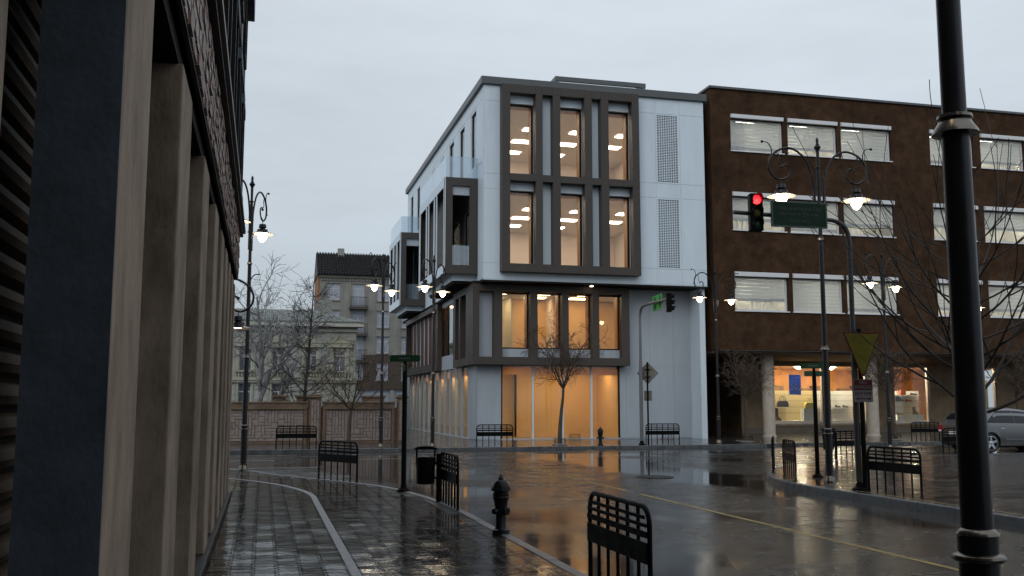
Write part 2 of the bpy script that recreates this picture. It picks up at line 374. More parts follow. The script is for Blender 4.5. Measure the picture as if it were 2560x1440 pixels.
def slab(name, outline, z0, z1, m):
    o = MB().prism(outline, 'z', z0, z1).build(name, m); return struct(o)
near_in = offset(NEAR, .115)
far_pv = slab('pavement_far', [(p[0], p[1] + .16) for p in FAR] + [(70, 140), (-30, 140)], -.05, .13, PAVF)
near_pv = slab('pavement_near', near_in + [(-14, -20)], -.05, .118, mat('paver_bed', (.02, .02, .02), .5, var=.3, scale=10))
se_pv = slab('pavement_corner', offset(SE, -.15) + [(60, -20)], -.05, .128, PAVC)

def kerb(path, width, parent, m, seg=1.0, z1=.13, side=1, name='kerb_stone', vis=True):
    # walk the path and cut stones of about seg metres
    P = [Vector(p) for p in path]; cum = [0]
    for i in range(len(P) - 1): cum.append(cum[-1] + (P[i + 1] - P[i]).length)
    def at(s):
        for i in range(len(P) - 1):
            if s <= cum[i + 1] or i == len(P) - 2:
                t = (s - cum[i]) / (cum[i + 1] - cum[i]); return P[i].lerp(P[i + 1], t)
    n = int(cum[-1] / seg); rng = random.Random(5); step = cum[-1] / n; far = MB()
    for k in range(n):
        s0 = k * step + .004; s1 = (k + 1) * step - .004
        a, b = at(s0), at(s1); t = (b - a).normalized(); nn = Vector((-t.y, t.x)) * side
        dz = rng.uniform(-.003, .003); w = width; c = .012
        prof = [(0, -.06), (0, z1 - c + dz), (c, z1 + dz), (w, z1 + dz), (w, -.06)]
        vs = [(q.x + nn.x * o, q.y + nn.y * o, z) for q in (a, b) for o, z in prof]
        fs = [(i, (i + 1) % 5, 5 + (i + 1) % 5, 5 + i) for i in range(5)] + [(4, 3, 2, 1, 0), (5, 6, 7, 8, 9)]
        px, py = proj((a.x, a.y, .1))
        if -300 < px < 2900 and py < 1700 and py > 0: MB().add(vs, fs).build(name, m, parent)
        else: far.add(vs, fs)
    if far.v: far.build('kerb_run', m, parent, kind='stuff')
kerb(NEAR, .125, near_pv, KERB, .9, z1=.134)
kerb(SE, .15, se_pv, KERBD, .9, z1=.136, side=-1)
kerb(FAR, .16, far_pv, KERBD, 1.2, z1=.134)

# pavers with stepped sides, laid in rows between building and kerb
def inside(poly, x, y):
    c = False; n = len(poly)
    for i in range(n):
        x0, y0 = poly[i]; x1, y1 = poly[i - 1]
        if (y0 > y) != (y1 > y) and x < (x1 - x0) * (y - y0) / (y1 - y0) + x0: c = not c
    return c
NPOLY = near_in + [(-14, -20)]
def paver_shape(w, l):
    a = .016; j = .006; h = l / 2 - j; w2 = w / 2 - j
    def side(sg):   # stepped edge from -h to h
        ys = [(-h, a), (-h * .52, a), (-h * .46, -a), (0.0, -a), (h * .05, a), (h * .5, a), (h * .56, -a), (h, -a)]
        return [(sg * w2 + dx, y) for y, dx in ys]
    out = side(1) + side(-1)[::-1]
    n = len(out); c = .004
    ins = []
    for i, p in enumerate(out):
        sx_ = 1 if p[0] < 0 else -1; sy = 1 if p[1] < -h + 1e-6 else (-1 if p[1] > h - 1e-6 else 0); ins.append((p[0] + sx_ * c, p[1] + sy * c))
    vs = [(x, y, -.006) for x, y in out] + [(x, y, -.0025) for x, y in out] + [(x, y, 0) for x, y in ins]
    fs = [(i, (i + 1) % n, n + (i + 1) % n, n + i) for i in range(n)] + [(n + i, n + (i + 1) % n, 2 * n + (i + 1) % n, 2 * n + i) for i in range(n)] + [tuple(range(2 * n, 3 * n))]
    return MB().add(vs, fs)
rng = random.Random(11)
places = []
for (xa, nx, wd) in ((-.50, 6, .2267), (.96, 9, .2189)):
    for i in range(nx):
        for k in range(int((27 - 1.5) / .2)):
            places.append((xa + wd * (i + .5), 1.5 + .2 * (k + .5) + (.1 if i % 2 else 0), wd))
for i in range(12):      # west of the building corner, beyond its end wall
    for k in range(int((27 - 18.9) / .2)):
        places.append((-.5 - .2267 * (i + .5), 18.9 + .2 * (k + .5) + (.1 if i % 2 else 0), .2267))
for k in range(int((27 - 18.2) / .2)): places.append((.91, 18.2 + .2 * k, .1))
ok = []
for (x, y, wd) in places:
    if all(inside(NPOLY, x + sx * wd / 2, y + sy * .1) for sx in (-1, 1) for sy in (-1, 1)):
        px, py = proj((x, y, .13)); vis = -20 < px < 2580 and py < 1450 and (px > 500)
        ok.append((0 if vis and wd > .15 else 1, y, x, wd))
ok.sort()
sh = {w: paver_shape(w, .2) for w in (.2267, .2189, .1)}
shm = {}
for w, s_ in sh.items():
    me = s_.mesh('paver'); me.materials.append(PAV); shm[w] = me
rest = MB()
for n_, (v, y, x, wd) in enumerate(ok):
    rx, ry = rng.gauss(0, R(.6)), rng.gauss(0, R(.35)); z = .130 + rng.uniform(-.001, .001)
    if n_ < 300 and v == 0:
        o = bpy.data.objects.new('paver', shm[wd]); COL.objects.link(o); o.parent = near_pv; o.location = (x, y, z); o.rotation_euler = (rx, ry, 0)
    else:
        M = Matrix.Translation((x, y, z)) @ Matrix.Rotation(rx, 4, 'X') @ Matrix.Rotation(ry, 4, 'Y')
        rest.add([M @ Vector(p) for p in sh[wd].v], sh[wd].f)
rest.build('pavers', PAV, near_pv, kind='stuff')
# pale edging strip that runs along the walk and bends round the corner
sp = smooth_path([(.91, 1.5, 0), (.91, 10, 0), (.91, 16.5, 0), (.91, 17.7, 0), (.84, 18.6, 0), (.66, 19.5, 0), (.36, 20.5, 0), (-.1, 21.5, 0), (-.66, 22.4, 0), (-1.6, 23.2, 0), (-3.2, 23.9, 0)], 4)
mb = MB(); L = []
for i, p in enumerate(sp):
    t = (sp[min(i + 1, len(sp) - 1)] - sp[max(i - 1, 0)]).normalized(); n = Vector((-t.y, t.x, 0)) * .048; L.append((p - n, p + n))
for i in range(len(L) - 1):
    a0, b0 = L[i]; a1, b1 = L[i + 1]
    vs = [(q.x, q.y, z) for z in (.12, .1365) for q in (a0, b0, b1, a1)]
    mb.add(vs, [(3, 2, 1, 0), (4, 5, 6, 7), (0, 1, 5, 4), (1, 2, 6, 5), (2, 3, 7, 6), (3, 0, 4, 7)])
mb.build('edging_strip', STRIP, near_pv)

# markings
def sheet(name, pts, m, z=.004, parent=None): return struct(MB().add([(x, y, z) for x, y in pts], [tuple(range(len(pts)))]).build(name, m))
for y0, y1 in ((4.5, 18.15), (18.75, 21.35), (22.1, 27.2)): sheet('centre_line', [(7.16, y0), (7.24, y0), (7.24, y1), (7.16, y1)], YEL)
for x0 in range(-14, 60, 4): sheet('lane_dash', [(x0, 31.55), (x0 + 2.4, 31.55), (x0 + 2.4, 31.65), (x0, 31.65)], WHT)
for x0 in range(-12, 60, 5): sheet('lane_dash', [(x0, 34.6), (x0 + 3.2, 34.6), (x0 + 3.2, 34.68), (x0, 34.68)], WHT)
sheet('edge_line', [(-14, 27.7), (1.6, 27.9), (1.6, 27.98), (-14, 27.78)], WHT)
sheet('kerb_yellow_line', [(10.80, 8.0), (10.83, 8.0), (10.83, 16.4), (10.80, 16.4)], YEL, z=.1395)
# manhole covers
IRON = mat('cast_iron', (.03, .032, .036), .32, metal=.6, var=.3, scale=20, bump=.002, bscale=60)
def manhole(x, y, label):
    t = thing('manhole_cover', label, 'manhole cover', (x, y, 0))
    MB().lathe([(.46, 0.001), (.46, .014), (.405, .016), (.405, .006), (.40, .006)], 32, cap=False).build('rim', IRON, t)
    mb = MB().lathe([(.395, .001), (.395, .010)], 32)
    for i in range(-4, 5):
        h = math.sqrt(max(0, .37 ** 2 - (i * .08) ** 2))
        if h > .05: mb.box(i * .08 - .012, i * .08 + .012, -h, h, .0095, .0145)
    mb.build('lid', IRON, t)
manhole(9.2, 22.2, 'round iron manhole cover in the middle of the wet road')
manhole(1.6, 33.3, 'round iron manhole cover in the cross street by the stone garden wall')

# ------------------------------------------------------------------ left building with stone fins
STONE = mat('fin_stone', (.25, .198, .152), .75, spec=.15, var=.38, scale=5, bump=.004, bscale=45, stretch=(1, 1, .45), dirt=.5, detail=9)
PLINTH = mat('plinth_dark', (.022, .02, .019), .5, spec=.2, var=.3, scale=4, bump=.003)
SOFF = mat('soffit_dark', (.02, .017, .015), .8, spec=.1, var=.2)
BRICKM = mat('brick_red_brown', (.145, .085, .062), .48, var=.45, scale=7, bump=.004, bscale=60, rvar=.15)
SLATE = mat('blue_grey_render', (.11, .14, .17), .7, spec=.2, var=.25, scale=2.5, bump=.003, bscale=30, dirt=.25)
SHUT = mat('shutter_board', (.07, .05, .035), .6, spec=.15, var=.4, scale=6, stretch=(1, .25, 1), bump=.002)
lb = thing('stone_fin_building', 'tall dark building with a row of stone fins along the near pavement', 'building', (-.55, 10, .13))
def LB(mb, name, m, parent=lb, **k):
    o = mb.build(name, m, parent, **k); o.location = (.55, -10, -.13) if parent is lb else (0, 0, 0); return o
YE = 18.5
fins = [(-1.1, -.15), (1.35, 2.2), (3.84, 4.69), (6.30, 7.12), (8.68, 9.47), (10.80, 11.52), (12.45, 13.17), (13.95, 14.6), (15.3, 15.9), (16.7, 17.3), (18.0, 18.45)]
for a, b in fins: LB(MB().box(-.85, -.55, a, b, .20, 3.9), 'fin', STONE, bevel=.012)
LB(MB().box(-.848, -.552, 3.826, 3.838, .21, 3.89), 'fin_shade_panel', mat('fin_painted_shade', (.075, .090, .105), .7, spec=.15, var=.3, scale=4, bump=.003, dirt=.3))  # thin dark panel that paints the shade on this fin's front face
LB(MB().box(-1.3, -.50, -6, YE, .05, .20), 'plinth', PLINTH, bevel=.01)
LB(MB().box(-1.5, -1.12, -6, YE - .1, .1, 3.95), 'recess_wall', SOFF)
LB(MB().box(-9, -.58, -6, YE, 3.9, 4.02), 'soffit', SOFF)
LB(MB().box(-9, -1.5, YE - .5, YE, .1, 3.95), 'end_wall', SLATE)
for k in range(27):      # shutter boards between the two nearest fins
    z = .25 + k * .135
    mb = MB().prism([(-1.118, z), (-1.06, z + .015), (-1.045, z + .05), (-1.06, z + .095), (-1.118, z + .11)], 'y', -.1, 6.28)
    LB(mb, 'shutter_board', SHUT)
# brick band above the fins
rb = random.Random(3); cand = []
BL, BH = .25, .085
for r_ in range(8):
    y = -4 + (BL / 2 if r_ % 2 else 0)
    while y < YE - .02:
        cand.append((max(y, -4), min(y + BL - .012, YE - .02), 4.05 + r_ * (BH + .010))); y += BL
LB(MB().box(-.9, -.515, -4, YE - .05, 4.02, 4.82), 'brick_backing', mat('mortar', (.05, .047, .045), .8, var=.2))
cand = [c for c in cand if c[1] - c[0] > .05]
def visb(c): px, py = proj((-.5, c[0], c[2])); return -50 < py < 1440
cand.sort(key=lambda c: (not visb(c), c[0]))
restb = MB(); bme = {}
for n_, (a, b, z) in enumerate(cand):
    dx = rb.uniform(-.008, .012); mb = MB()
    x1 = -.50 + dx; vs = [(-.52, a, z), (-.52, b, z), (-.52, b, z + BH), (-.52, a, z + BH), (x1, a + .006, z + .005), (x1 + rb.uniform(-.004, .004), b - .006, z + .005), (x1 + rb.uniform(-.004, .004), b - .006, z + BH - .005), (x1, a + .006, z + BH - .005)]
    fs = [(4, 5, 6, 7), (0, 1, 5, 4), (1, 2, 6, 5), (2, 3, 7, 6), (3, 0, 4, 7)]
    if n_ < 300: LB(MB().add(vs, fs), 'brick', BRICKM)
    else: restb.add(vs, fs)
LB(restb, 'bricks', BRICKM, kind='stuff')
# ledges, upper wall with piers and boxed windows
LB(MB().box(-.9, -.44, -4, YE + .05, 4.83, 4.90), 'ledge', PLINTH)
LB(MB().box(-.9, -.40, -4, YE + .08, 4.90, 4.96), 'ledge', mat('ledge_stone', (.22, .21, .20), .5, var=.2))
LB(MB().box(-9, -.545, -6, YE, 4.02, 15.2), 'upper_wall', SLATE)
for st in range(4):
    z0 = 5.0 + st * 2.55
    for k in range(9):
        yb = -1.2 + k * 2.28
        if yb + 1.2 > YE: continue
        LB(MB().box(-.545, -.505, yb + 1.22, yb + 1.62, z0, z0 + 2.35), 'brick_pier', mat('pier_brick', (.12, .085, .075), .42, var=.6, scale=5, stretch=(1, .6, 9), bump=.006, bscale=12))
        w = MB(); w.box(-.545, -.47, yb + .06, yb + .16, z0 + .35, z0 + 1.95); w.box(-.545, -.47, yb + .96, yb + 1.06, z0 + .35, z0 + 1.95); w.box(-.545, -.475, yb + .16, yb + .96, z0 + .35, z0 + .45)
        wo_ = LB(w, 'window_casing', DARKF)
        MB().box(-.545, -.46, yb + .02, yb + 1.10, z0 + 1.95, z0 + 2.12).build('window_hood', SLATE, wo_)
        MB().box(-.535, -.53, yb + .16, yb + .96, z0 + .45, z0 + 1.95).build('pane', GLASSD, wo_)
    LB(MB().box(-.9, -.485, -4, YE + .04, z0 + 2.36, z0 + 2.48), 'string_course', SLATE)
for st, (a, b, x) in enumerate(((17.3, 18.5, -.36), (15.6, 16.9, -.37))):
    LB(MB().box(-.545, x, a, b, 9.0 + st * .8, 11.3 + st * .8), 'projecting_bay', SLATE)
# unseen block added behind the camera to cut sky light on the fins
LB(MB().box(-9, 7, -19, -8, 0, 13), 'unseen_sky_blocker', SLATE)
# bracket lamp is added with the street lamps

# ------------------------------------------------------------------ white office building
ob = thing('office_building', 'modern pale panelled office block with brown window grid and lit rooms', 'building', (9.4, 43.5, .13))
def OB(mb, name, m, parent=None, **k):
    o = mb.build(name, m, parent or ob, **k)
    if parent is None: o.location = (-9.4, -43.5, -.13)
    return o
def OBX(name, m, *a, **k): return OB(MB().box(*a), name, m, **k)
CREAM = mat('room_cream', (.80, .69, .60), .7, var=.05)
TAN = mat('room_tan', (.72, .45, .18), .65, var=.08, scale=.5)
CEILM = mat('room_ceiling', (.82, .76, .70), .8, var=.03)
FLOORM = mat('room_floor', (.30, .22, .14), .4, var=.15)
GREEN = mat('room_grey_green', (.52, .50, .36), .6, var=.05)
LIGHTP = emit('ceiling_panel', (1, .71, .38), 15.0)
LIGHTU = emit('ceiling_panel_upper', (1, .82, .62), 13.0)
YU = 42.1
# --- upper volume, front wall (x 9.4..20.3, z 7.3..16.3)
bays = [(10.53, 11.73), (12.91, 14.08), (15.26, 16.42)]
holes = [(a - .04, b + .04, z0, z1) for a, b in bays for z0, z1 in ((7.95, 11.42), (12.0, 15.50))]
OB(hwall(MB(), 'y', YU, YU + .30, 9.42, 20.28, 7.32, 16.3, holes), 'front_wall', WPANEL)
# side wall x=9.4 with windows
sideW = [(43.75, 44.9, 12.9, 15.57), (46.5, 47.7, 12.9, 15.57), (49.3, 50.6, 12.9, 15.57), (60.8, 61.95, 12.9, 15.65), (63.65, 64.8, 12.9, 15.65), (44.6, 46.4, 8.0, 11.0), (47.6, 49.8, 8.0, 11.0), (59.4, 62.2, 8.0, 11.0)]
OB(hwall(MB(), 'x', 9.4, 9.70, 42.40, 66, 7.32, 16.3, sideW), 'side_wall', WPANEL)
OBX('right_wall', WPANEL, 20.0, 20.28, 42.4, 66, .13, 16.3)
OBX('rear_wall', WPANEL, 9.4, 20.28, 66, 66.3, .13, 16.3)
OBX('roof', CAP, 9.45, 20.25, 42.15, 66.2, 16.0, 16.29)
OBX('roof_cap', CAP, 9.25, 20.42, 41.95, 66.5, 16.30, 16.66, bevel=.02)
OBX('roof_hatch_box', CAP, 13.45, 17.95, 44, 48, 16.66, 17.25)
mb = MB()
mb.box(13.35, 18.05, 43.85, 44.0, 17.40, 17.62); mb.box(13.35, 13.55, 44, 48.1, 17.40, 17.62); mb.box(17.85, 18.05, 44, 48.1, 17.40, 17.62); mb.box(13.35, 18.05, 48.1, 48.3, 17.4, 17.62)
for x in (13.36, 17.86): mb.box(x, x + .18, 43.86, 44.0, 16.66, 17.40)
OB(mb, 'roof_louvre_frame', CAP)
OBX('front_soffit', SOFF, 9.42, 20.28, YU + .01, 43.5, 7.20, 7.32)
OBX('soffit_edge', WPANEL, 9.40, 20.29, YU - .012, YU + .06, 7.28, 7.315)
# facade panels (seams are gaps)
def panels(us, vs, skip, front=True):
    for i in range(len(us) - 1):
        for j in range(len(vs) - 1):
            a, b, c, d = us[i] + .010, us[i + 1] - .010, vs[j] + .010, vs[j + 1] - .010
            if any(s[0] < (a + b) / 2 < s[1] and s[2] < (c + d) / 2 < s[3] for s in skip): continue
            if front: OBX('panel', WPANEL, a, b, YU - .014, YU - .001, c, d)
            else: OBX('panel', WPANEL, 9.386, 9.399, a, b, c, d)
zs = [7.32, 8.05, 11.45, 12.15, 15.55, 16.29]
panels([9.39, 10.16], zs, []); panels([16.79, 17.77, 19.02, 20.29], zs, [(17.8, 18.9, 8.1, 11.4), (17.8, 18.9, 12.2, 15.5)])
for x0, x1 in ((10.16, 11.4), (11.4, 12.6), (12.6, 13.9), (13.9, 15.3), (15.3, 16.79)): OBX('panel', WPANEL, x0 + .007, x1 - .007, YU - .014, YU - .001, 7.327, 7.62)
for z0, z1 in ((12.15, 15.55), (8.05, 11.45)):   # ventilation grilles in the middle column
    OBX('vent_recess', DARKF, 17.84, 18.92, YU - .006, YU - .001, z0 + .02, z1 - .02)
    mb = MB(); X0, X1, Z0, Z1 = 17.78, 19.01, z0 + .007, z1 - .007
    mb.box(X0, 17.86, YU - .02, YU - .007, Z0, Z1); mb.box(18.90, X1, YU - .02, YU - .007, Z0, Z1); mb.box(17.86, 18.90, YU - .02, YU - .007, Z0, Z0 + .07); mb.box(17.86, 18.90, YU - .02, YU - .007, Z1 - .07, Z1)
    n = 41
    for i in range(1, n): z = Z0 + .07 + (Z1 - Z0 - .14) * i / n; mb.box(17.86, 18.90, YU - .018, YU - .0075, z - .017, z + .017)
    for i in range(1, 9): x = 17.86 + 1.04 * i / 9; mb.box(x - .016, x + .016, YU - .0195, YU - .0078, Z0 + .07, Z1 - .07)
    OB(mb, 'vent_grille', WPANEL)
# side panels on the upper floor
vsd = [12.2, 12.75, 15.7, 16.29]
for y0, y1 in ((42.40, 43.7), (44.95, 46.45), (47.75, 49.25), (50.65, 52.2), (52.2, 53.4), (53.4, 55.1), (55.1, 56.3), (56.3, 58.4), (58.4, 60.75), (62.0, 63.6), (64.85, 65.99)):
    OBX('panel', WPANEL, 9.386, 9.399, y0 + .007, y1 - .007, 12.76, 15.69)
for y0, y1 in ((42.40, 45.3), (45.3, 48.2), (48.2, 51), (51, 54), (54, 57), (57, 60), (60, 63), (63, 65.99)):
    OBX('panel', WPANEL, 9.386, 9.399, y0 + .007, y1 - .007, 15.705, 16.285)
OBX('panel', WPANEL, 9.386, 9.399, 42.11, 42.39, 7.33, 16.285)
for z0, z1 in ((7.33, 8.05), (8.05, 11.45), (11.45, 12.2)): OBX('panel', WPANEL, 9.386, 9.399, 42.407, 43.24, z0 + .007, z1 - .007)
for y0, y1 in ((52.3, 53.3), (55.2, 56.2)):
    OBX('vent_recess', DARKF, 9.382, 9.3855, y0, y1, 12.3 + 1.2, 15.5)
    mb = MB()
    for i in range(25): z = 13.52 + 1.97 * i / 25; mb.box(9.372, 9.3815, y0, y1, z, z + .045)
    for i in range(8): y = y0 + (y1 - y0 - .04) * i / 7; mb.box(9.370, 9.3805, y, y + .04, 13.5, 15.5)
    OB(mb, 'vent_grille', WPANEL)
for a, b, z0, z1 in sideW:
    w = MB(); w.box(9.45, 9.53, a, a + .06, z0, z1); w.box(9.45, 9.53, b - .06, b, z0, z1); w.box(9.45, 9.53, a + .06, b - .06, z1 - .06, z1); w.box(9.45, 9.53, a + .06, b - .06, z0, z0 + .06)
    wo_ = OB(w, 'window', DARKF)
    MB().box(9.485, 9.495, a + .06, b - .06, z0 + .06, z1 - .06).build('pane', GLASSD, wo_)
# brown projecting grid on the front
FY0, FY1 = 41.65, YU - .016
piers = [(10.15, 10.53), (11.73, 12.06), (12.55, 12.91), (14.08, 14.44), (14.88, 15.26), (16.42, 16.78)]
for a, b in piers:
    for z0, z1 in ((7.63, 8.0), (8.0, 11.79), (11.79, 12.11), (12.11, 15.88), (15.88, 16.27)): OBX('grid_pier', BROWNF, a + .003, b - .003, FY0, FY1, z0 + .003, z1 - .003)
for i in range(5):
    a, b = piers[i][1], piers[i + 1][0]
    for z0, z1 in ((7.63, 8.0), (11.79, 12.11), (15.88, 16.27)): OBX('grid_rail', BROWNF, a + .003, b - .003, FY0 + .002, FY1, z0 + .003, z1 - .003)
# front windows of the upper floors
for a, b in bays:
    for z0, z1 in ((7.95, 11.42), (12.0, 15.50)):
        w = MB(); y0, y1 = YU + .17, YU + .25
        w.box(a - .04, a + .05, y0, y1, z0, z1); w.box(b - .05, b + .04, y0, y1, z0, z1); w.box(a + .05, b - .05, y0, y1, z1 - .05, z1); w.box(a + .05, b - .05, y0, y1, z0, z0 + .06)
        wo_ = OB(w, 'window', DARKF)
        MB().box(a + .05, b - .05, YU + .205, YU + .215, z0 + .06, z1 - .05).build('pane', GLASS, wo_)
        lin = MB(); lin.box(b - .02, b + .06, YU + .30, YU + .72, z0, z1); lin.box(a - .06, b - .02, YU + .30, YU + .72, z1 - .08, z1); lin.box(a - .06, a + .02, YU + .30, YU + .72, z0, z1 - .08)
        lin.build('wood_lining', WOOD, wo_)
# upper rooms
for z0, z1 in ((7.6, 11.46), (11.75, 15.58)):
    OBX('room_floor', FLOORM, 9.72, 19.9, 42.42, 58, z0 - .26, z0)
    OBX('room_ceiling', CEILM, 9.72, 19.9, 42.42, 58, z1, z1 + .10)
    OBX('room_back_wall', CREAM, 9.72, 19.9, 53.0, 53.15, z0, z1)
    OBX('room_partition', CREAM, 19.7, 19.85, 43.0, 53.0, z0, z1)
    for x in (10.4, 12.9, 15.4, 17.9):
        for y in (44.1, 46.3, 48.6, 50.9): OBX('ceiling_light', LIGHTU, x - .5, x + .5, y - .28, y + .28, z1 - .03, z1 - .002)
    OBX('room_door', WOOD, 10.9, 11.8, 52.93, 52.99, z0, z0 + 2.2)
# --- lower volume
OBX('lower_wall_right', GPANEL, 16.45, 20.19, 43.52, 43.8, .13, 7.2)
for x0, x1 in ((16.66, 17.9), (17.9, 19.1), (19.1, 20.2)):
    for z0, z1 in ((.16, 3.5), (3.5, 7.2)):
        OBX('panel', GPANEL, x0 + .005, x1 - .005, 43.505, 43.518, z0 + .005, z1 - .005)
OBX('panel', GPANEL, 16.34, 16.655, 43.505, 43.518, .165, 3.5)
OBX('corner_wall_front', GPANEL, 9.45, 10.57, 43.52, 43.8, .13, 3.53)
OBX('corner_wall_side', GPANEL, 9.43, 9.7, 43.8, 45.22, .13, 3.53)
OBX('corner_panel', GPANEL, 9.44, 10.565, 43.505, 43.518, .16, 3.52)
OBX('corner_panel', GPANEL, 9.415, 9.428, 43.52, 45.215, .16, 3.52)
# ground-floor front glazing
mul = [10.59, 12.09, 13.53, 14.94, 16.32]
for i, x in enumerate(mul): OBX('mullion', WPANEL if 0 < i < 4 else DARKF, x - .04, x + .04, 43.52, 43.64, .15, 3.53)
OBX('threshold', GPANEL, 10.55, 16.36, 43.50, 43.66, .13, .17)
for i in range(4): OBX('pane', GLASS, mul[i] + .04, mul[i + 1] - .04, 43.57, 43.58, .17, 3.53)
# ground-floor side glazing
ms = [45.24, 46.87, 48.4, 49.95, 51.53, 53.25, 55.08, 56.74, 58.51, 60.22, 61.6, 62.9, 64.2]
for y in ms: OBX('mullion', GPANEL, 9.38, 9.52, y - .05, y + .05, .15, 3.53)
for i in range(len(ms) - 1): OBX('pane', GLASS, 9.44, 9.45, ms[i] + .05, ms[i + 1] - .05, .17, 3.53)
OBX('threshold', GPANEL, 9.37, 9.54, 45.18, 64.25, .13, .17)
OBX('corner_wall_rear', GPANEL, 9.43, 9.7, 64.25, 66, .13, 7.2)
OBX('first_floor_slab', BROWNF, 9.43, 20.0, 43.53, 66, 3.535, 3.80)
# ground-floor rooms
OBX('room_floor', FLOORM, 9.75, 16.4, 43.7, 65.5, .10, .15)
OBX('room_back_wall', TAN, 12.2, 19.9, 46.9, 47.05, .15, 3.45)
for k, (y0, y1, m) in enumerate(((48.7, 52.5, TAN), (52.5, 55.5, mat('room_cream_wall', (.80, .56, .28), .6, var=.06)), (55.5, 59, TAN), (59, 62, mat('room_cream_wall', (.82, .7, .5), .6)), (62, 65.5, TAN))): OBX('room_side_wall', m, 10.5, 10.62, y0 + .01, y1 - .01, .15, 3.45)
OBX('room_cross_wall', TAN, 10.62, 12.2, 47.4, 47.5, .15, 3.45)
for y in (47.6, 51.2, 54.8, 58.4, 62.0): OBX('ceiling_light', LIGHTP, 9.95, 10.35, y - .45, y + .45, 3.43, 3.458)
OBX('glass_screen', GREEN, 10.85, 12.2, 48.5, 48.6, .15, 3.45)
OBX('room_ceiling', CEILM, 9.75, 16.45, 43.68, 65.5, 3.46, 3.53)
OBX('room_end_wall', TAN, 16.4, 16.44, 43.85, 46.9, .15, 3.45)
FPEL = translucent('frosted_pelmet', (.80, .56, .30), .6)
OBX('pelmet', FPEL, 10.62, 16.3, 43.75, 43.78, 3.10, 3.455); OBX('pelmet', FPEL, 9.62, 9.65, 45.3, 64, 3.10, 3.455)
OBX('dark_door', DARKF, 10.62, 10.78, 44.6, 45.6, .15, 2.6)
for x, y in ((11.3, 44.8), (13.6, 45.2), (15.4, 45.2)): OBX('ceiling_light', LIGHTP, x - .5, x + .5, y - .3, y + .3, 3.43, 3.458)
# first-floor front frame
FP = [(9.09, 9.40), (10.10, 10.48), (11.80, 12.15), (13.33, 13.65), (14.81, 15.14), (16.27, 16.65)]
for a, b in FP: OBX('frame_pier', BROWNF, a + .002, b - .002, 42.90, 43.50, 3.88, 6.87)
OBX('frame_sill_beam', BROWNF, 9.09, 16.65, 42.895, 43.50, 3.53, 3.878)
OBX('frame_top_beam', BROWNF, 9.09, 16.65, 42.895, 43.50, 6.872, 7.19)
OBX('recess_panel', GPANEL, 9.41, 10.09, 43.30, 43.36, 3.88, 6.87)
for i in range(1, 5):
    a, b = FP[i][1], FP[i + 1][0]
    w = MB(); w.box(a, a + .05, 43.32, 43.40, 4.27, 6.86); w.box(b - .05, b, 43.32, 43.40, 4.27, 6.86); w.box(a + .05, b - .05, 43.32, 43.40, 6.80, 6.86); w.box(a + .05, b - .05, 43.32, 43.40, 4.27, 4.33)
    wo_ = OB(w, 'window', DARKF)
    MB().box(a + .05, b - .05, 43.355, 43.365, 4.33, 6.80).build('pane', GLASS, wo_)
    MB().box(a, b, 43.28, 43.42, 3.882, 4.268).build('spandrel_panel', GPANEL, wo_)
    MB().box(b - .03, b + .05, 43.43, 43.9, 4.1, 6.9).build('wood_lining', WOOD, wo_)
OBX('room_floor', FLOORM, 9.7, 20.0, 43.6, 65.5, 3.802, 3.86)
OBX('room_back_wall', TAN, 11.9, 19.9, 47.6, 47.75, 3.86, 7.0)
OBX('room_side_wall', CREAM, 13.9, 14.0, 46.6, 47.6, 3.86, 7.0)
OBX('room_partition', GREEN, 11.78, 11.88, 46.4, 58, 3.86, 7.0)
OBX('room_rear_wall', TAN, 9.7, 12.6, 55.6, 55.75, 3.86, 7.0)
OBX('room_inner_wall', TAN, 10.15, 10.25, 48.6, 55.6, 3.86, 7.0)
for y in (48.8, 50.4, 52.0): OBX('ceiling_light', LIGHTP, 9.72, 10.05, y - .3, y + .3, 6.99, 7.018)
OBX('room_ceiling', CEILM, 9.7, 20.0, 43.52, 65.5, 7.02, 7.12)
for x, y in ((10.7, 44.9), (10.9, 47), (11.1, 49.2), (11.1, 51.4), (11.1, 53.6), (12.9, 44.9), (13.0, 46.4), (15.3, 44.9), (15.3, 46.4), (17.4, 45.4)): OBX('ceiling_light', LIGHTP, x - .5, x + .5, y - .25, y + .25, 6.99, 7.018)
# first-floor side: corner frame, glazed bay, long fin frame
OBX('side_wall_first', BROWNF, 9.44, 9.60, 43.52, 47.35, 3.80, 7.2)
for y0, y1 in ((42.90 + .61, 44.45), (45.85, 46.15), (47.05, 47.55)): OBX('side_fin', BROWNF, 9.09, 9.435, y0, y1, 3.88, 6.87)
OBX('side_frame_beam', BROWNF, 9.085, 9.44, 43.505, 47.55, 3.53, 3.878); OBX('side_frame_beam', BROWNF, 9.085, 9.44, 43.505, 47.55, 6.872, 7.19)
for y0, y1 in ((44.45, 45.85), (46.15, 47.05)): OBX('pane', GLASSD, 9.40, 9.41, y0, y1, 3.88, 6.87)
OBX('spandrel_panel', GPANEL, 9.36, 9.5, 47.56, 52.2, 3.54, 4.28); OBX('header_panel', GPANEL, 9.36, 9.5, 47.56, 52.2, 6.92, 7.3)
for y in (47.62, 49.1, 50.6, 52.14): OBX('mullion', DARKF, 9.38, 9.48, y - .05, y + .05, 4.28, 6.92)
for y0, y1 in ((47.67, 49.05), (49.15, 50.55), (50.65, 52.09)): OBX('pane', GLASS, 9.42, 9.43, y0, y1, 4.28, 6.92)
OBX('side_wall_rear', mat('rust_panel', (.085, .030, .018), .6, var=.15, spec=.2), 9.42, 9.6, 52.2, 64.3, 3.80, 7.2)
OBX('side_frame_beam', BROWNF, 9.10, 9.415, 52.25, 64.4, 3.55, 4.0); OBX('side_frame_beam', BROWNF, 9.10, 9.415, 52.25, 64.4, 6.9, 7.3)
